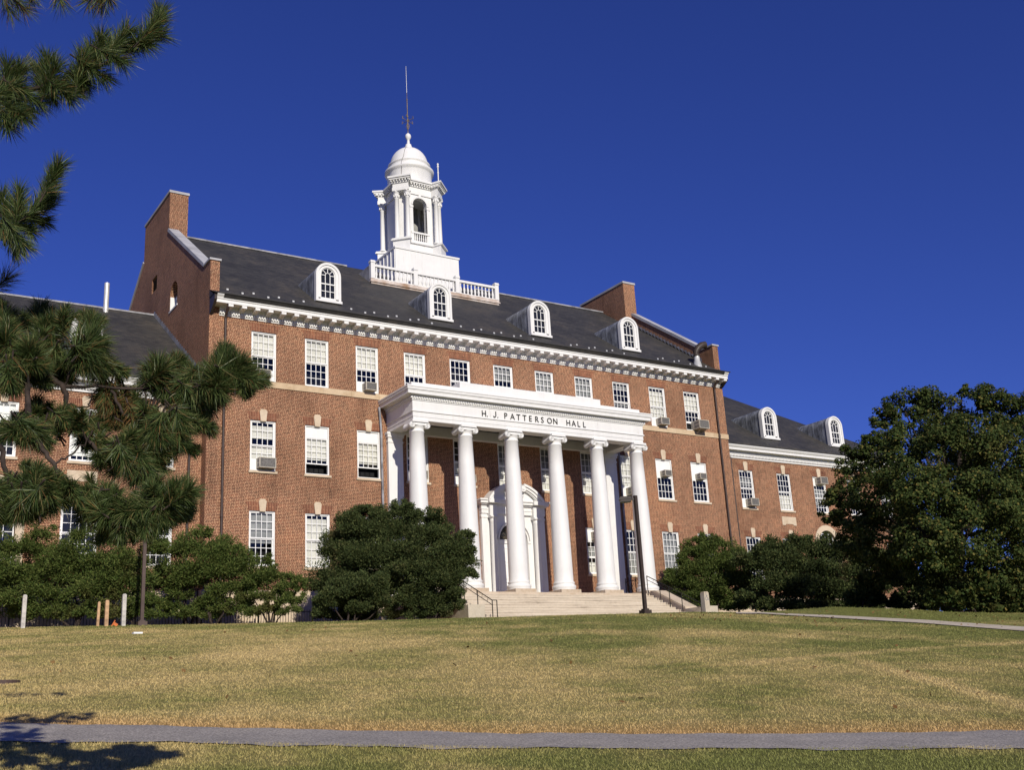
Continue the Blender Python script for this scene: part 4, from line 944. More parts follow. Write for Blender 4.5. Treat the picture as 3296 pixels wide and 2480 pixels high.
# ------------------------------------------------------------------ air conditioners in the windows
def aircon(x, z, w, h, out, yf, label, bracket=True):
    r = empty('air_conditioner', (x, yf, z), label, 'air conditioner', 'air conditioners in the windows')
    y0, y1 = yf-out, yf+.14; m = MB()
    t = .035
    m.box(x-w/2, x+w/2, y0+.03, y1, z, z+h); m.box(x-w/2, x-w/2+t, y0, y0+.03, z, z+h); m.box(x+w/2-t, x+w/2, y0, y0+.03, z, z+h); m.box(x-w/2+t, x+w/2-t, y0, y0+.03, z+h-t, z+h); m.box(x-w/2+t, x+w/2-t, y0, y0+.03, z, z+t)
    m.build('case', M['ac_case'], r)
    g = MB(); n = 9
    g.box(x-w/2+t, x+w/2-t, y0+.022, y0+.029, z+t, z+h-t)
    for i in range(n): zz = z+t+(h-2*t)*(i+.5)/n; g.box(x-w/2+t, x+w/2-t, y0+.006, y0+.022, zz-.006, zz+.006)
    g.build('grille', M['ac_grille'], r)
    for j in (0, 1):
        for sg in (-1, 1): s = MB(); s.box(x+sg*w/2, x+sg*(w/2+.006), y0+.06, y0+out*.75, z+h*(.14+.42*j), z+h*(.46+.42*j)); s.build('side_louvre', M['ac_grille'], r)
    if bracket:
        b = MB(); b.bar((x-w*.25, yf, z-.25), (x-w*.25, y0+.05, z-.01), .03); b.bar((x+w*.25, yf, z-.25), (x+w*.25, y0+.05, z-.01), .03); b.box(x-w*.3, x+w*.3, y0+.04, yf, z-.02, z-.002); b.build('bracket', M['ac_case'], r)
    return r
aircon(cx[1]-.05, Z3[0]+.07, .60, .40, .34, 0, 'air conditioner in the top floor window at the left end, partly behind pine needles', False)
aircon(cx[3]+.05, Z3[0]+.06, .60, .40, .36, 0, 'box air conditioner in the top floor window just left of the white portico roof', False)
aircon(cx[10]+.12, Z3[0]+.07, .62, .42, .40, 0, 'cream air conditioner in the top floor window beside the right end of the portico cornice', False)
aircon(cx[11]+.26, Z3[0]+.03, .78, .52, .62, 0, 'large cream air conditioner jutting far out of the top floor window at the right corner')
aircon(cx[1]+.12, Z2[0]+.10, .80, .48, .34, 0, 'wide brownish air conditioner in the second floor window nearest the left corner', False)
aircon(cx[4]+.10, Z2[0]+.12, .58, .42, .34, 0, 'air conditioner in the shaded window behind the leftmost portico column', False)
aircon(cx[5]+.26, Z2[0]+.12, .50, .40, .30, 0, 'air conditioner in the shaded window behind the second portico column from the left', False)
aircon(cx[9]+.12, Z2[0]+.08, .64, .44, .40, 0, 'air conditioner in the portico window behind the rightmost column, above the street lamp head', False)
aircon(cx[10]+.0, Z2[0]+1.33, .50, .36, .36, 0, 'small air conditioner set in a white board, first window right of the portico', False)
aircon(cx[11]+.0, Z2[0]+1.33, .50, .36, .36, 0, 'small air conditioner set in a white board, second window right of the portico', False)
aircon(cx[8]+.10, Z1[0]+1.86, .60, .44, .36, 0, 'air conditioner high in the ground floor window behind the portico columns')
aircon(18.0+.14, 6.86+.10, .66, .46, .40, WY, 'air conditioner low in the first upper window of the right wing', False)
aircon(24.55+.05, 6.86+1.86, .66, .46, .42, WY, 'air conditioner at the top of the right wing window next to the big tree', False)

# ------------------------------------------------------------------ entrance stairs
ST = empty('stone_staircase', (0, -5, -.8), 'broad pale stone entrance steps with sloping cheek walls below the portico', 'staircase')
def tread_mat():
    m, nt, b = mat_new('stair_stone'); f = noise(nt, 1.0, coord(nt, (.55, 1, 7)), 6, .7); g = noise(nt, 9, coord(nt), 4)
    a = ramp(nt, f, [(.32, (.30, .25, .195)), (.40, (.50, .425, .335)), (.55, (.58, .505, .405)), (.72, (.64, .56, .46))])
    nt.links.new(mixc(nt, 1.0, a, ramp(nt, g, [(.3, (.88, .88, .88)), (.6, (1, 1, 1))]), 'MULTIPLY'), b.inputs['Base Color']); b.inputs['Roughness'].default_value = .85; return m
M['tread'] = tread_mat()
YS, RISE, RUN = -3.15, .151, .325
for i in range(12):
    z = 1.08-RISE*(i+1)+RISE*.0; y = YS-RUN*i
    m = MB(); m.box(-6.27, 6.27, y-RUN-.02, y-.001 if i else y-.002, -1.9, z) ; m.box(-6.27, 6.27, y-RUN-.035, y-RUN-.02, z-.05, z)
    m.build('step', M['tread'], ST)
for sg in (-1, 1):
    x0, x1 = sg*6.272, sg*7.05
    m = MB(); m.px([(-3.17, -1.9), (-3.17, 1.20), (-3.5, 1.20), (-5.75, .14), (-5.75, -1.9)], x0, x1); m.build('cheek_wall', M['step'], ST)
    m = MB(); m.box(x0-sg*.02, x1+sg*.03, -7.2, -5.752, -1.9, .02); m.build('pedestal', M['concrete'], ST)
stz = lambda y: 1.08-(YS-y)/RUN*RISE if y < YS else 1.08
def handrail(x, ys, label, lower):
    r = empty('stair_handrail', (x, ys[-1], stz(ys[-1])), label, 'handrail', 'iron handrails on the stairs')
    m = MB(); top = [(x, y, stz(y)+.92) for y in ys]
    m.tube(top, .022, 8); m.tube([(x, y, stz(y)+.72) for y in ys], .016, 8)
    for y in np.arange(ys[0], ys[-1], -.45): m.tube([(x, y, stz(y)+.72), (x, y-.05, stz(y-.05)+.92)], .008, 5)
    e = top[-1]; m.tube([e, (x, e[1]-.02, e[2]), (x+lower*.22, e[1]-.02, e[2])], .022, 8); m.build('rail', M['black'], r)
    p0 = None
    for y in ys:
        m = MB(); m.tube([(x, y, stz(y)-.2), (x, y, stz(y)+.92)], .022, 8); m.build('post', M['black'], r)
    m = MB(); m.tube([(x+lower*.22, ys[-1]-.02, stz(ys[-1])-.3), (x+lower*.22, ys[-1]-.02, stz(ys[-1])+.92)], .022, 8); m.build('post', M['black'], r)
handrail(-5.72, [-3.4, -4.6, -5.75, -6.95], 'thin black iron handrail at the left side of the stairs beside the dark bush', 1)
handrail(6.10, [-3.2, -4.15, -4.85, -5.75, -7.1], 'thin black iron handrail at the right side of the stairs along the sloping wall', 1)
r = empty('iron_railing', (7.0, -1.2, 1.08), 'ornate black iron railing between right pilaster and right column of the portico', 'railing')
m = MB(); xr = 7.0
for y in (-.3, -1.15, -2.0): m.tube([(xr, y, 1.08), (xr, y, 2.15)], .026, 8); m.lathe([(.0, 2.15), (.045, 2.19), (0, 2.24)], (xr, y, 0), 8)
for z in (1.2, 2.05): m.tube([(xr, -.3, z), (xr, -2.0, z)], .016, 6)
m.build('frame', M['black'], r); m = MB()
for a, b in ((-.3, -1.15), (-1.15, -2.0)):
    m.tube([(xr, a, 1.2), (xr, b, 2.05)], .012, 6); m.tube([(xr, b, 1.2), (xr, a, 2.05)], .012, 6)
    c = ((a+b)/2, 1.625)
    for rr in (.10, .2): m.tube([(xr, c[0]+rr*math.cos(t), c[1]+rr*math.sin(t)) for t in np.linspace(0, 6.283, 15)], .010, 5)
m.build('scrollwork', M['black'], r)

# ------------------------------------------------------------------ lamps, posts, sign, fence, small things
def lamp(px, py, d, h, name, label, mat, head=True, w=.115):
    b = at(px, py, d); b.z -= .05; r = empty('street_lamp', b, label, 'street lamp', 'street lamps on the lawn'); x, y, z = b
    m = MB(); m.pz([(x+sx_*w*.5, y+sy_*w*.5) for sx_, sy_ in ((-1, -1), (1, -1), (1, 1), (-1, 1))], z-.3, z+h); m.build('pole', M[mat], r)
    m = MB(); m.box(x-.16, x+.16, y-.16, y+.16, z-.4, z+.08); m.box(x-.10, x+.10, y-.10, y+.10, z+.08, z+.13); m.build('base_plate', M[mat], r)
    if head:
        u = Vector((-cy, sy, 0)); c = Vector((x, y, z+h-.12))
        m = MB(); m.bar(c+u*.04, c+u*.18, .05, .09); m.build('arm', M[mat], r)
        m = MB(); m.bar(c+u*.17, c+u*.56, .28, .19); m.bar(c+u*.14, c+u*.60, .31, .035); m.build('lamp_head', M[mat], r)
        k = MB(); k.bar(c+u*.20+Vector((0, 0, -.10)), c+u*.53+Vector((0, 0, -.10)), .22, .02); k.build('lens', M['blind_grey'], r)
    return r
lamp(1394, 1321, 39.8, 4.20, 'street_lamp', 'dark bronze square lamp post with box head in front of the entrance stairs', 'bronze')
lamp(306, 1346, 39.8, 5.4, 'street_lamp', 'plain brown lamp post rising behind the pine needles at left', 'polebrown')
def post(px, py, d, h, w, name, label, mat, cat, group, lean=0.0, pointed=True):
    b = at(px, py, d); x, y, z = b; z -= .04; m = MB(); w2 = w/2
    lo = [(x-w2, y-w2, z-.25), (x+w2, y-w2, z-.25), (x+w2, y+w2, z-.25), (x-w2, y+w2, z-.25)]; L = Vector((lean*h, 0, 0))
    hi = [(a+L.x, b_, z+h-.04) for a, b_, _ in lo]; k = .55
    tp = [(x+L.x+sx_*w2*k, y+sy_*w2*k, z+h) for sx_, sy_ in ((-1, -1), (1, -1), (1, 1), (-1, 1))]
    m.add(lo+hi+tp, [(0, 3, 2, 1), (0, 1, 5, 4), (1, 2, 6, 5), (2, 3, 7, 6), (3, 0, 4, 7), (4, 5, 9, 8), (5, 6, 10, 9), (6, 7, 11, 10), (7, 4, 8, 11), (8, 9, 10, 11)])
    return tag(m.build(name, M[mat], None, (x, y, z)), label, cat, group)
post(49, 1357, 39, 1.18, .13, 'wooden_post', 'pale grey square post standing alone at the far left edge of the lawn', 'post', 'post', 'pale posts at the lawn edge')
post(266, 1352, 39.5, 1.14, .13, 'wooden_post', 'pale grey square post just left of the brown lamp post', 'post', 'post', 'pale posts at the lawn edge')
post(229, 1353, 39.5, .94, .12, 'wooden_stake', 'light wooden stake, the taller of two between the pale posts', 'wood', 'stake', 'wooden stakes at the lawn edge')
post(210, 1354, 39.5, .90, .085, 'wooden_stake', 'thin orange brown wooden stake leaning beside a wider one', 'wood', 'stake', 'wooden stakes at the lawn edge', .03)
b = at(1526, 1326, 47.5); r = empty('accessible_sign', b, 'pale concrete marker post with wheelchair symbol beside the stairs', 'sign post'); x, y, z = b
m = MB(); m.box(x-.13, x+.13, y-.12, y+.12, z-.4, z+.86); m.box(x-.11, x+.11, y-.10, y+.10, z+.86, z+.90); m.build('post', M['concrete'], r)
m = MB(); ys_ = y-.124; q = lambda a, c: (x+a, ys_, z+.62+c)
m.tube([q(-.03, .17), q(-.03, .05), q(.05, .04), q(.08, -.06), q(.10, -.06)], .010, 5); m.tube([q(-.02+.075*math.cos(t), -.01+.075*math.sin(t)) for t in np.linspace(2.2, 6.3, 10)], .009, 5); m.tube([q(-.03, .20), q(-.03, .225)], .018, 6); m.tube([q(-.03, .11), q(.05, .11)], .009, 5); m.build('wheelchair_symbol', M['blue'], r)
b = at(296, 1386, 33); x, y = b.x, b.y; z = gz(x, y); m = MB(); m.box(x-.13, x+.13, y-.10, y+.10, z+.0, z+.05); tag(m.build('white_plate', M['paper'], None, (x, y, z)), 'small flat white plate lying on the lawn at left', 'plate')
x, y = ud(-7.93, 16.9); z = gz(x, y); m = MB(); m.lathe([(.33, -.05), (.33, .022), (.29, .027), (.29, .020), (.05, .020)], (x, y, z), 24, False); tag(m.build('dark_disc', M['polebrown'], None, (x, y, z)), 'dark round flat disc in the dry grass at the left edge', 'drain cover')  # flat dark disc with a raised rim
b = at(247, 1351, 39.3); m = MB(); m.bar(b+Vector((-.10, 0, -.05)), b+Vector((.02, 0, .16)), .03, .03); m.bar(b+Vector((-.02, 0, .05)), b+Vector((.10, 0, -.02)), .03, .10); tag(m.build('orange_marker', M['orange'], None, b), 'small tilted orange marker in the grass between the stakes and a pale post', 'marker')
# fence
FZ = lambda x: gz(x, -1.0)
r = empty('iron_fence', (-20, -1.0, FZ(-20)), 'low black iron picket fence behind the left shrubs', 'fence')
m = MB(); xs = np.arange(-34, -8.4, .125); 
for x in xs: z = FZ(x); m.box(x-.010, x+.010, -1.01, -0.99, z-.2, z+1.02)
m.build('pickets', M['black'], r); m = MB()
for z in (.12, .92):
    for x in range(-34, -9): m.bar((x, -1.0, FZ(x)+z), (x+1, -1.0, FZ(x+1)+z), .03, .035)
m.build('rail', M['black'], r)
for x in np.arange(-34, -8, 2.5):
    m = MB(); z = FZ(x); m.box(x-.03, x+.03, -1.03, -.97, z-.3, z+1.12); m.build('post', M['black'], r)

# ------------------------------------------------------------------ foliage
def rng(seed): return np.random.default_rng(seed)
def unit(v): return v/np.maximum(np.linalg.norm(v, axis=-1, keepdims=True), 1e-6)
def cards(C, L, Wd, ll, ww):
    """diamond leaves: centre C, long axis L, wide axis Wd"""
    n = len(C); ll = ll[:, None]; ww = ww[:, None]
    V = np.stack([C-L*ll*.5, C+Wd*ww*.5+L*ll*.08, C+L*ll*.5, C-Wd*ww*.5+L*ll*.08], 1).reshape(-1, 3)
    return V, np.arange(4*n).reshape(n, 4)
def lobes_from(pix, d):
    out = []
    for q in pix:
        px, py, rp = q[:3]; dd = d+(q[3] if len(q) > 3 else 0); r = rp/FPX*dd
        c = at(px, py, dd); out.append((np.array(c), r))
    return out
def shrub(name, label, cat, group, pix, d, n, size, mat, seed, aspect=2.2, up=.5, fuzz=.18, sub=26, clip=True, stems=None, depth=1.0, trunk_mat='bark', fill=.62):
    g = rng(seed); lobes = lobes_from(pix, d); w = np.array([r*r for _, r in lobes]); w = w/w.sum()
    view = np.array((sy, cy, 0)); VV = []; base = at(pix[0][0], 1325, d); bx, by = base.x, base.y
    Cs = []; Ds = []
    for (c, r), k in zip(lobes, (n*w).astype(int)):
        ns = max(5, int(sub*(r/1.0)**1.3)); sd = unit(g.normal(size=(ns, 3))); sd[:, 2] = np.abs(sd[:, 2])*.6+sd[:, 2]*.4
        sr = r*(.30+.72*g.random(ns)); sc = c+sd*sr[:, None]; srr = r*(.26+.22*g.random(ns))
        idx = g.integers(0, ns, k); dr = unit(g.normal(size=(k, 3))); rad = srr[idx]*(1-.8*g.random(k)**1.6)
        p = sc[idx]+dr*rad[:, None]*np.array([1, 1, .8])
        Cs.append(p); Ds.append(unit(dr*.6+unit(p-c)*.7+np.array([0, 0, up])))
    C = np.concatenate(Cs); D = np.concatenate(Ds); k = len(C)
    L = unit(D+g.normal(size=(k, 3))*.45); Wd = unit(np.cross(L, unit(g.normal(size=(k, 3)))))
    s = size*(.6+.8*g.random(k)); C = C+g.normal(size=(k, 3))*fuzz*size
    gzv = ground_z(C[:, 0], C[:, 1]); keep = C[:, 2] > gzv+.02
    C, L, Wd, s = C[keep], L[keep], Wd[keep], s[keep]
    V, F = cards(C, L, Wd, s*1.0, s/aspect)
    root = empty(name, (bx, by, gz(bx, by)), label, cat, group)
    np_mesh('foliage', V, F, M[mat], root)
    m = MB(); cen = np.mean([c for c, _ in lobes], 0); 
    roots = stems or [(bx, by)]
    for i, (c, r) in enumerate(lobes[:14]):
        rx, ry = min(roots, key=lambda q: (q[0]-c[0])**2+(q[1]-c[1])**2)
        if (rx-c[0])**2+(ry-c[1])**2 > 2.6: continue
        b0_ = Vector((rx+g.normal()*.06, ry+g.normal()*.06, gz(rx, ry)-.1)); e = Vector(c)
        mid = b0_.lerp(e, .5)+Vector((g.normal()*.15, g.normal()*.15, -abs(e.z-b0_.z)*.10)); rr = .035+.03*r
        m.tube([b0_, b0_.lerp(mid, .5)+Vector((0, 0, .02)), mid, e], [rr, rr*.85, rr*.6, rr*.3], 6)
    m.build('branches', M[trunk_mat], root)
    return root
# spreading junipers, left
GJ = 'spreading shrubs in front of the left wing'
shrub('juniper_shrub', 'loose green spreading shrub at the left edge behind the pale posts', 'shrub', GJ,
      [(60, 1235, 50), (130, 1205, 55), (20, 1190, 45), (210, 1215, 60), (280, 1225, 55), (100, 1285, 50), (190, 1285, 55), (275, 1290, 45), (20, 1285, 45), (-40, 1240, 60, -1.5), (-30, 1160, 40, -1.5), (-60, 1300, 50, -1.5), (0, 1235, 50, -1), (10, 1300, 40, -1), (10, 1130, 24), (-10, 1328, 26), (30, 1330, 26), (75, 1332, 26), (115, 1330, 28), (155, 1332, 26), (200, 1332, 24), (245, 1332, 24), (285, 1332, 24), (325, 1330, 26), (110, 1245, 44), (160, 1255, 46), (235, 1250, 44), (60, 1190, 44), (150, 1225, 60), (220, 1270, 60), (290, 1260, 56), (320, 1300, 36), (40, 1260, 56), (110, 1310, 40), (200, 1310, 40), (290, 1310, 36), (60, 1322, 26), (130, 1320, 30), (180, 1325, 26), (290, 1325, 26), (90, 1160, 32), (180, 1160, 34), (255, 1170, 34), (330, 1190, 40), (60, 1310, 35), (235, 1320, 28)], 43, 105000, .115, 'juniper', 11, 3.2, .25, .3, 30, stems=[ud(-17.3, 43), ud(-15, 43.1), ud(-14.0, 43)])
shrub('juniper_shrub', 'spreading green shrub with bare crooked stems right of the brown lamp post', 'shrub', GJ,
      [(400, 1190, 50), (455, 1200, 52), (515, 1225, 48), (575, 1250, 38), (615, 1272, 28), (420, 1255, 48), (490, 1275, 40), (370, 1235, 42), (345, 1175, 26), (440, 1155, 24), (545, 1290, 32), (610, 1245, 18), (635, 1300, 18), (390, 1290, 26), (500, 1190, 24), (345, 1260, 34), (360, 1310, 28), (430, 1310, 26), (470, 1318, 26), (530, 1318, 26), (590, 1315, 24), (575, 1215, 18), (650, 1275, 14), (640, 1320, 18), (420, 1325, 24), (440, 1235, 56), (490, 1240, 52), (540, 1265, 42), (590, 1290, 32), (620, 1300, 26), (640, 1285, 18), (380, 1260, 46), (460, 1300, 36), (520, 1305, 32), (570, 1318, 24), (355, 1330, 24), (395, 1330, 24), (455, 1332, 22), (545, 1328, 20), (610, 1325, 20), (640, 1260, 22), (500, 1322, 22), (560, 1250, 36), (380, 1275, 30)], 45, 85000, .115, 'juniper', 12, 3.2, .25, .3, 30, stems=[ud(-12.6, 45), ud(-13.6, 45.2), ud(-10.2, 45)])
GY = 'dark evergreen bushes at the left of the stairs'
shrub('evergreen_bush', 'tall dark evergreen bush hiding the foot of the leftmost portico column', 'bush', GY,
      [(778, 1150, 58), (735, 1195, 52), (845, 1150, 56), (790, 1215, 80), (870, 1205, 62), (740, 1255, 62), (835, 1270, 64), (790, 1300, 60), (785, 1105, 26), (880, 1105, 26), (815, 1115, 30), (850, 1110, 24), (720, 1300, 40), (700, 1240, 18), (700, 1328, 28), (745, 1332, 28), (800, 1332, 28), (855, 1330, 28), (690, 1270, 26), (760, 1130, 34), (740, 1165, 36)], 46.5, 190000, .088, 'yew', 21, 2.4, .35, .3, 34)
shrub('evergreen_bush', 'dark evergreen bush with brownish patches beside the left handrail', 'bush', GY,
      [(930, 1165, 55), (975, 1195, 48), (905, 1235, 68), (985, 1225, 46), (945, 1260, 64), (890, 1300, 46), (965, 1295, 38), (935, 1125, 26), (1005, 1160, 22), (1012, 1245, 24), (900, 1115, 20), (1000, 1190, 26), (930, 1310, 36), (900, 1328, 28), (950, 1326, 26), (985, 1312, 22), (1010, 1215, 22)], 46.0, 160000, .088, 'yew', 22, 2.4, .35, .3, 34)
shrub('evergreen_bush', 'low rounded green bush in front of the taller dark ones left of the stairs', 'bush', GY,
      [(750, 1285, 48), (795, 1275, 44), (715, 1305, 36), (770, 1315, 36), (830, 1305, 30), (690, 1325, 20)], 44.6, 80000, .088, 'yew', 23, 2.4, .45, .3, 34)
GR = 'shrubs along the right side of the building'
shrub('juniper_shrub', 'green juniper right of the stairs behind the concrete marker post', 'shrub', GR,
      [(1510, 1195, 34), (1500, 1235, 46), (1555, 1225, 50), (1462, 1255, 30), (1590, 1255, 42), (1540, 1285, 40), (1600, 1295, 32), (1530, 1185, 28), (1590, 1215, 34), (1480, 1265, 34), (1555, 1260, 46), (1510, 1168, 16), (1545, 1180, 22), (1445, 1240, 14), (1480, 1215, 22), (1560, 1305, 28), (1500, 1290, 30), (1520, 1312, 24), (1460, 1285, 18), (1590, 1312, 26), (1620, 1270, 28), (1600, 1305, 34), (1640, 1300, 32), (1570, 1312, 28), (1530, 1300, 34)], 60, 130000, .105, 'juniper', 31, 2.3, .5, .3, 34)
shrub('hedge_shrub', 'dark hedge like shrubs between the juniper and the big tree', 'hedge', GR,
      [(1650, 1215, 38), (1700, 1222, 45), (1760, 1230, 50), (1820, 1240, 50), (1675, 1270, 48), (1745, 1280, 50), (1825, 1285, 48), (1890, 1270, 45), (1700, 1188, 20), (1770, 1198, 22), (1640, 1190, 20), (1620, 1290, 28), (1870, 1300, 30), (1790, 1310, 28), (1650, 1308, 30), (1700, 1310, 30), (1750, 1312, 28), (1840, 1312, 28), (1900, 1310, 30), (1720, 1260, 50), (1790, 1275, 50), (1660, 1185, 30), (1720, 1188, 32), (1780, 1192, 36), (1840, 1200, 44), (1890, 1215, 46), (1690, 1205, 40), (1745, 1180, 22), (1810, 1185, 24), (1640, 1225, 34), (1610, 1215, 30), (1660, 1315, 28), (1720, 1318, 26), (1780, 1318, 26)], 58, 150000, .11, 'yew', 32, 2.0, .5, .3, 34)
shrub('leafy_shrub', 'paler leafy shrub under the left side of the big tree', 'shrub', GR,
      [(1868, 1270, 34), (1895, 1300, 24), (1930, 1305, 18), (1850, 1300, 24)], 45, 9000, .14, 'maple', 33, 1.5, .3, .3, 26)
shrub('leafy_shrub', 'leafy green shrub at the lower right below the big tree', 'shrub', GR,
      [(2110, 1282, 40), (2155, 1290, 36), (2060, 1300, 32), (2190, 1300, 28), (2020, 1300, 30), (2120, 1262, 26), (2205, 1285, 30), (2090, 1305, 26), (2130, 1315, 22), (2180, 1318, 22), (2060, 1316, 20)], 41.0, 22000, .14, 'maple', 34, 1.5, .3, .3, 34)
shrub('hedge_shrub', 'dark shrubs in the shade behind the trunk of the big tree', 'hedge', GR,
      [(1950, 1255, 46), (2010, 1262, 46), (2070, 1265, 46), (2130, 1262, 46), (2190, 1258, 48), (2250, 1255, 52), (1980, 1295, 40), (2050, 1300, 40), (2110, 1300, 40), (2170, 1300, 42), (2235, 1300, 46), (2310, 1270, 60), (1940, 1312, 26), (2000, 1315, 28), (2060, 1318, 28), (2120, 1320, 28), (2180, 1320, 28), (2240, 1320, 30), (2030, 1290, 40), (2100, 1290, 44), (2165, 1295, 44), (2220, 1300, 44), (2150, 1318, 30), (2210, 1322, 30), (2270, 1320, 34)], 50, 70000, .15, 'yew', 35, 2.0, .5, .3, 30)
# big broadleaf tree
TD = 43.5
TL = [(1955, 890, 48), (2030, 885, 52), (2100, 880, 50), (2165, 890, 50), (2225, 895, 60), (1915, 900, 28), (2078, 845, 16), (1990, 860, 34), (2140, 868, 34),
      (1905, 975, 48), (1850, 1000, 46), (1960, 970, 62, -2), (2040, 965, 66, -3), (2120, 965, 66, -3), (2200, 975, 66, -2), (2290, 960, 80),
      (1830, 1060, 44), (1890, 1060, 62, -2), (1800, 1100, 32), (1860, 1115, 52, -1), (1960, 1060, 74, -4), (2050, 1060, 76, -4), (2140, 1065, 76, -4), (2230, 1070, 76, -2),
      (1840, 1165, 46), (1910, 1160, 62, -2), (2000, 1160, 70, -4), (2090, 1160, 72, -4), (2180, 1165, 72, -3), (2280, 1150, 90),
      (1900, 1225, 40), (1975, 1235, 48, -1), (2060, 1235, 52, -2), (2150, 1235, 54, -2), (2240, 1240, 60), (1800, 1125, 24), (1795, 1070, 18), (1900, 930, 30), (1880, 955, 24),
      (2000, 1100, 90, 2), (2120, 1050, 90, 3), (2050, 950, 70, 3), (2200, 1100, 90, 3)]
def big_tree():
    g = rng(77); lobes = lobes_from(TL, TD); Cs, Ns = [], []
    n = 210000; w = np.array([r**2 for _, r in lobes]); w /= w.sum()
    for (c, r), k in zip(lobes, (n*w).astype(int)):
        ns = max(9, int(26*r**1.2)); sdv = unit(g.normal(size=(ns, 3))); sc = c+sdv*(r*(.5+.5*g.random(ns)))[:, None]; srr = r*(.22+.2*g.random(ns))
        idx = g.integers(0, ns, k); dr = unit(g.normal(size=(k, 3))); p = sc[idx]+dr*(srr[idx]*(1-.6*g.random(k)**2))[:, None]*np.array([1.1, 1.1, .75])
        Cs.append(p); Ns.append(unit(dr*.5+unit(p-c)*.4+np.array([0, 0, .55])))
    C = np.concatenate(Cs); Nn = np.concatenate(Ns); k = len(C); Nn = unit(Nn+g.normal(size=(k, 3))*.45)
    L = unit(np.cross(Nn, g.normal(size=(k, 3)))); L[:, 2] -= .25; L = unit(L); Wd = unit(np.cross(Nn, L)); s = .10*(.6+.7*g.random(k))
    V, F = cards(C, L, Wd, s, s*.78)
    b = at(2062, 1325, TD); zb = gz(b.x, b.y); root = empty('broadleaf_tree', (b.x, b.y, zb), 'large dark green broadleaf tree at the right edge of the picture', 'tree')
    np_mesh('crown', V, F, M['maple'], root)
    m = MB(); b0_ = Vector((b.x, b.y, zb-.2)); top = Vector(at(2075, 960, TD)); m.tube([b0_, b0_+Vector((.05, 0, .6)), b0_.lerp(top, .35)+Vector((.2, .1, 0)), b0_.lerp(top, .7), top], [.34, .27, .22, .13, .05], 12)
    m.build('trunk', M['bark'], root)
    m = MB()
    for c, r in lobes[:36]:
        e = Vector(c); f = .25+.5*g.random(); s0 = b0_.lerp(top, f*.8); mid = s0.lerp(e, .5)+Vector((0, 0, .25)); m.tube([s0, mid, e], [.09, .06, .02], 6)
    m.build('limbs', M['bark'], root)
big_tree()

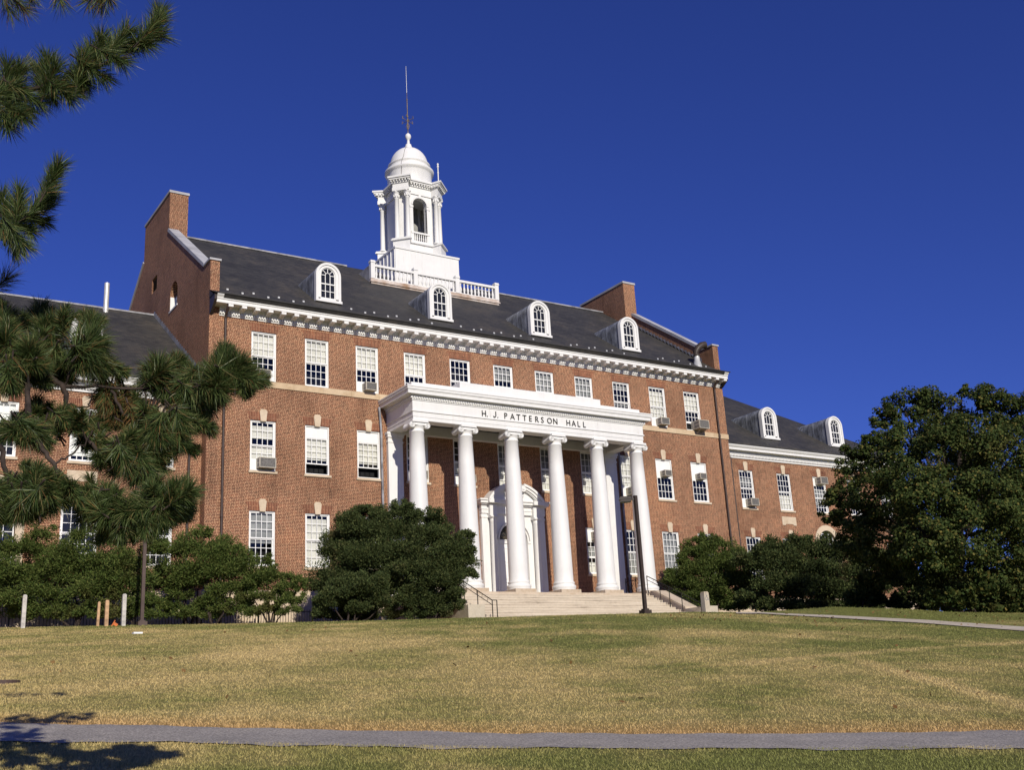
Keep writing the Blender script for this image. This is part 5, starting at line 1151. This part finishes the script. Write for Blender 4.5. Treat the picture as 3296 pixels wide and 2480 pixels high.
# pine at the left, close to the camera
KP = 1.06
def pine():
    g = rng(5); NV, NF, DV, DF = [], [], [], []; nb = 0; db = 0
    base = ud(-3.9, 5.6); root = empty('pine_tree', (base[0], base[1], gz(*base)), 'long needled pine whose branches reach in from the left edge, close to the camera', 'tree')
    twigs = MB()
    def tuft(px, py, dx, dy, d, length=.16, n=210, nl=.135, dry=.04, spread=.95, curl=.0):
        """bottle brush of needles round a twig; dx,dy = direction in the picture (y down)"""
        nonlocal nb, db
        p = np.array(at(px, py, d*KP)); dirv = np.array(VR)*dx-np.array(VU)*dy+np.array(VF)*g.normal()*.45; dirv = dirv/np.linalg.norm(dirv)
        p0 = p-dirv*length*.6; p1 = p+dirv*length*.4
        twigs.tube([tuple(p0-dirv*.03), tuple(p0.copy()), tuple(p1)], [.0055, .005, .003], 5)
        t = g.random(n)**.75; start = p0+(p1-p0)*t[:, None]
        rd = g.normal(size=(n, 3)); rd -= (rd@dirv)[:, None]*dirv; rd = unit(rd)
        ang = (.30+spread*g.random(n)*(1.10-.45*t))[:, None]
        nd_ = unit(dirv*np.cos(ang)+rd*np.sin(ang)); ln = nl*(.75+.4*g.random(n))
        nd_[:, 2] -= curl*g.random(n); nd_ = unit(nd_)
        side = unit(np.cross(nd_, g.normal(size=(n, 3)))); w = .0014
        mid = start+nd_*ln[:, None]*.55; tipd = unit(nd_+np.array([0, 0, -.10-curl*.3])+g.normal(size=(n, 3))*.10); tip = mid+tipd*ln[:, None]*.45
        V = np.stack([start-side*w, start+side*w, mid+side*w*1.0, mid-side*w*1.0, tip], 1).reshape(-1, 3)
        base_ = np.arange(n)*5
        F = np.concatenate([np.stack([base_, base_+1, base_+2], 1), np.stack([base_, base_+2, base_+3], 1), np.stack([base_+3, base_+2, base_+4], 1)])
        isd = g.random(n) < dry
        # split green / dry
        for sel, VL, FL, which in ((~isd, NV, NF, 0), (isd, DV, DF, 1)):
            ids = np.where(sel)[0]
            if len(ids) == 0: continue
            Vs = V.reshape(n, 5, 3)[ids].reshape(-1, 3); b_ = np.arange(len(ids))*5+(nb if which == 0 else db)
            VL.append(Vs); FL.append(np.concatenate([np.stack([b_, b_+1, b_+2], 1), np.stack([b_, b_+2, b_+3], 1), np.stack([b_+3, b_+2, b_+4], 1)]))
            if which == 0: nb += len(Vs)
            else: db += len(Vs)
    lim = MB()
    def limb(pts, r0, r1, kp=None):
        P_ = [at(px, py, d*(kp or KP)) for px, py, d in pts]; k = len(P_); Q = []
        for i in range(k-1):
            for s in range(4): Q.append(P_[i].lerp(P_[i+1], s/4)+Vector(g.normal(size=3)*.006))
        Q.append(P_[-1]); lim.tube(Q, [.72*(r0+(r1-r0)*i/(len(Q)-1)) for i in range(len(Q))], 8)
    U = 5.3      # upper branches sit a little further off
    limb([(-260, 300, 5.2), (-60, 228, 5.3), (0, 214, U), (69, 195, U), (144, 171, U), (236, 130, U), (291, 99, U), (329, 66, U)], .026, .006)
    for a in [(325, 62, .55, -.8), (338, 55, .45, -.9), (318, 84, .9, -.3), (300, 92, .8, .3), (257, 88, .5, -.85), (270, 105, .9, .1), (240, 120, .9, .5), (212, 112, .25, -.95), (225, 118, .5, -.8), (190, 140, .2, -.95), (200, 150, .8, .55), (172, 152, .1, -1), (178, 168, .6, .8), (160, 163, .9, .4),
              (100, 160, .2, -1), (108, 172, .4, -.9), (84, 178, -.1, -1), (27, 160, .4, -.9), (12, 172, .1, -1), (38, 178, .6, -.7), (130, 192, .8, .6), (110, 198, .5, .8), (145, 186, .9, .4), (45, 222, .7, .7), (22, 214, .3, .9), (60, 204, .8, .5), (6, 250, .5, .8), (30, 240, .8, .5), (2, 200, .5, -.3)]:
        tuft(*a, U+g.normal()*.12, .20, 380, .128, .03, .85)
    limb([(-220, 620, 5.2), (-60, 545, 5.3), (0, 514, 5.3), (45, 480, 5.3), (75, 445, 5.3), (100, 400, 5.3), (115, 377, 5.3)], .022, .006)
    for a in [(114, 384, .4, -.9), (108, 402, .35, -.95), (94, 428, .4, -.9), (84, 446, .6, -.75), (76, 460, .7, -.4), (38, 446, .05, -1), (40, 470, .1, -1), (10, 456, -.1, -1), (14, 476, .0, -1), (32, 505, .5, .8), (50, 490, .8, .4), (18, 515, .4, .9), (2, 500, .3, -.6), (62, 470, .8, .2)]:
        tuft(*a, 5.3+g.normal()*.1, .20, 380, .112, .03, .75)
    for a in [(218, -12, 0, 1), (232, -14, .5, .9), (205, -14, -.5, .9), (10, 0, .2, .9), (30, -2, .6, .7), (68, -14, .3, .9), (125, -18, .2, .9), (0, 615, .6, -.4)]:
        tuft(*a, 6.2+g.normal()*.1, .2, 200, .15, .2, .9)
    # lower mass
    limb([(-330, 700, 5.2), (-60, 790, 5.3), (60, 800, 5.35), (110, 815, 5.4), (135, 835, 5.4), (145, 878, 5.4), (169, 926, 5.4), (206, 974, 5.4), (223, 984, 5.45), (262, 1005, 5.5)], .030, .010)
    limb([(60, 800, 5.35), (62, 845, 5.2), (65, 937, 5.1), (87, 958, 5.1), (113, 1000, 5.1), (157, 1052, 5.1), (197, 1081, 5.15), (236, 1102, 5.2), (300, 1108, 5.25)], .022, .010)
    limb([(-240, 860, 5.0), (-50, 930, 4.9), (0, 968, 4.9), (8, 1010, 4.9), (24, 1058, 4.9), (60, 1075, 4.9), (100, 1070, 4.9)], .024, .010)
    limb([(135, 835, 5.4), (230, 838, 5.5), (308, 839, 5.6), (380, 850, 5.6), (430, 838, 5.6), (480, 806, 5.6)], .014, .006)
    limb([(237, 842, 5.5), (264, 891, 5.5), (286, 912, 5.5), (330, 920, 5.5), (380, 925, 5.5)], .012, .006)
    limb([(308, 839, 5.6), (316, 870, 5.55), (318, 895, 5.5)], .008, .005); limb([(145, 878, 5.4), (180, 880, 5.5), (195, 872, 5.5), (210, 840, 5.5)], .008, .005)
    limb([(113, 1000, 5.1), (150, 985, 5.2), (185, 960, 5.3), (200, 930, 5.3)], .008, .005); limb([(135, 835, 5.4), (160, 800, 5.4), (181, 765, 5.4), (195, 720, 5.4)], .010, .006)
    limb([(62, 845, 5.2), (50, 780, 5.2), (80, 740, 5.2), (104, 725, 5.2)], .010, .006)
    # separate round clumps at the shoot ends: (px, py, radius in px, direction, depth factor, dry share)
    clumps = [(181, 763, 64, .1, .1, 5.4, .05), (104, 722, 44, .3, -1, 5.5, .04), (79, 692, 38, .2, -1, 5.9, .02), (17, 757, 50, .1, -.6, 5.3, .05), (28, 812, 46, 0, 1, 5.2, .06), (62, 782, 44, .4, -.2, 5.3, .04), (5, 700, 38, .5, -.6, 5.6, .04), (140, 795, 38, .2, .6, 5.7, .04), (100, 800, 42, 0, .8, 5.8, .03), (195, 722, 40, .2, -1, 5.5, .04), (215, 785, 38, .7, .7, 5.5, .05),
              (336, 812, 46, .1, -.3, 5.6, .06), (350, 838, 34, .5, .8, 5.6, .06), (418, 850, 52, -.3, .8, 5.6, .05), (462, 828, 56, .4, -.3, 5.5, .04), (497, 803, 52, .75, -.65, 5.5, .03), (448, 868, 44, .2, .9, 5.7, .04), (400, 832, 38, -.4, -.4, 5.8, .04), (515, 818, 38, .9, .2, 5.5, .04), (478, 780, 34, .3, -.95, 5.6, .03),
              (339, 922, 48, -.1, .9, 5.4, .07), (388, 908, 46, .6, .7, 5.5, .05), (365, 950, 38, .5, .9, 5.5, .05), (318, 900, 32, -.3, .5, 5.5, .06), (237, 848, 40, -.1, 1, 5.6, .45), (258, 880, 40, .2, 1, 5.6, .6), (285, 905, 30, .4, .8, 5.6, .6),
              (56, 932, 46, -.1, .7, 5.1, .05), (135, 915, 32, 0, -.4, 5.3, .12), (190, 928, 34, .3, -.4, 5.5, .08), (75, 895, 30, .3, -.8, 5.4, .08), (262, 988, 44, .3, .6, 5.4, .05), (302, 1003, 44, .5, .6, 5.4, .04), (335, 988, 38, .7, .3, 5.5, .04), (225, 985, 30, -.5, .7, 5.4, .05), (275, 960, 30, .4, -.8, 5.5, .04),
              (10, 1068, 46, -.2, .5, 4.9, .03), (60, 1072, 50, .1, .5, 4.9, .03), (108, 1066, 44, .6, .1, 4.95, .03), (85, 1040, 32, .4, -.8, 4.95, .04), (35, 1090, 40, 0, .9, 4.9, .03), (-40, 1060, 60, 0, .4, 4.8, .03),
              (200, 1096, 42, -.4, .1, 5.15, .02), (245, 1104, 46, .1, .2, 5.2, .02), (295, 1108, 46, .3, .2, 5.2, .02), (340, 1102, 42, .6, -.2, 5.25, .02), (380, 1076, 44, .45, -.85, 5.3, .02), (265, 1128, 32, .1, .9, 5.2, .02), (320, 1122, 32, .3, .8, 5.2, .02), (372, 1100, 36, .8, .1, 5.3, .02), (230, 1078, 32, 0, -.9, 5.2, .02), (330, 1078, 30, .3, -.9, 5.25, .02)]
    for c_ in list(clumps):
        if c_[1] < 700: continue
        for t_ in range(2):
            if g.random() < .72: q_ = c_[2]*(.65+.5*g.random()); a_ = g.random()*6.283; clumps.append((c_[0]+q_*math.cos(a_), c_[1]+q_*math.sin(a_)*.8, c_[2]*.62, c_[3]+math.cos(a_)*.5, c_[4]+math.sin(a_)*.4, c_[5]+.15*g.random(), c_[6]+.02))
    for px, py, rp, dx, dy, d, dry in clumps:
        nlen = rp/FPX*d*KP*1.05; k = max(3, int(rp/7))
        for i in range(k):
            a = g.random()*6.283; q = (g.random()**.5)*rp*.26
            tuft(px+q*math.cos(a), py+q*math.sin(a), dx*1.1+g.normal()*.75, dy*1.1+g.normal()*.75, d+g.normal()*.05, .14, 380, nlen, dry, 1.0, .12)
    V = np.concatenate(NV); F = np.concatenate(NF); np_mesh('needles', V, F, M['needle'], root)
    V = np.concatenate(DV); F = np.concatenate(DF); np_mesh('dry_needles', V, F, M['needle_dry'], root)
    twigs.build('twigs', M['bark'], root); lim.build('limbs', M['bark'], root)
    m = MB(); b_ = Vector((base[0], base[1], gz(*base)-.2)); m.tube([b_, b_+Vector((.02, .05, 1.5)), b_+Vector((-.1, .1, 4)), b_+Vector((0, .1, 7.5))], [.20, .17, .13, .05], 12); m.build('trunk', M['bark'], root)
    m = MB()
    for pts in ([(-260, 300, 5.2)], [(-220, 620, 5.2)], [(-330, 700, 5.2)], [(-240, 860, 5.0)]):
        e = at(pts[0][0], pts[0][1], pts[0][2]*KP); s0 = b_.lerp(b_+Vector((0, .1, 7.5)), max(.1, min(.95, (e.z-.3-b_.z)/7.5))); m.tube([s0, s0.lerp(e, .5)+Vector((0, 0, .05)), e], [.06, .045, .03], 8)
    m.build('boughs', M['bark'], root)
    # crown above and beside the frame, so that it shades the ground as the whole tree would
    return root
pine()

# ------------------------------------------------------------------ grass blades
def grass():
    g = rng(9); n = 330000
    d = 8.2*(45/8.2)**(g.random(n)**1.05); u = (g.random(n)*2-1)*(d*.50+.6)
    inside = (d > D_NEAR+.06+.10*g.random(n)**2) & (d < D_FAR-.03-.05*g.random(n)**2); keep = ~inside
    d, u = d[keep], u[keep]; n = len(d)
    x = CAM.x+u*cy+d*sy; y = CAM.y-u*sy+d*cy; z = ground_z(x, y)
    h = (.011+.015*g.random(n))*(1+d*.010); a = g.random(n)*2*np.pi; w = (.0026+.0020*g.random(n))*(.6+d*.06)
    # clumps
    cl = np.sin(x*5.1+np.sin(y*3.7)*2)*np.sin(y*4.7+np.sin(x*2.9)*2); h *= 1+.25*cl
    tx, ty = g.normal(size=n)*.6*h, g.normal(size=n)*.6*h
    B0 = np.stack([x-np.cos(a)*w, y-np.sin(a)*w, z-.005], 1); B1 = np.stack([x+np.cos(a)*w, y+np.sin(a)*w, z-.005], 1); T = np.stack([x+tx, y+ty, z+h], 1)
    V = np.stack([B0, B1, T], 1).reshape(-1, 3); F = np.arange(3*n).reshape(n, 3)
    o = np_mesh('grass', V, F, M['blade']); tag(o, 'short dry and green grass covering the slope', 'grass', kind='stuff')
grass()

def litter():
    g = rng(41); n = 260
    u = np.concatenate([4+14*g.random(170), -14+30*g.random(90)]); d = np.concatenate([33+6*g.random(170), 13+24*g.random(90)])
    x = CAM.x+u*cy+d*sy; y = CAM.y-u*sy+d*cy; z = ground_z(x, y)+.03
    C = np.stack([x, y, z], 1); Nn = unit(g.normal(size=(n, 3))*.5+np.array([0, -.3, 1])); L = unit(np.cross(Nn, g.normal(size=(n, 3)))); Wd = np.cross(Nn, L); s = .06+.06*g.random(n)
    V, F = cards(C, L, Wd, s, s*.7); tag(np_mesh('fallen_leaves', V, F, M['needle_dry']), 'few brown leaves scattered on the grass', 'leaves', kind='stuff')
litter()
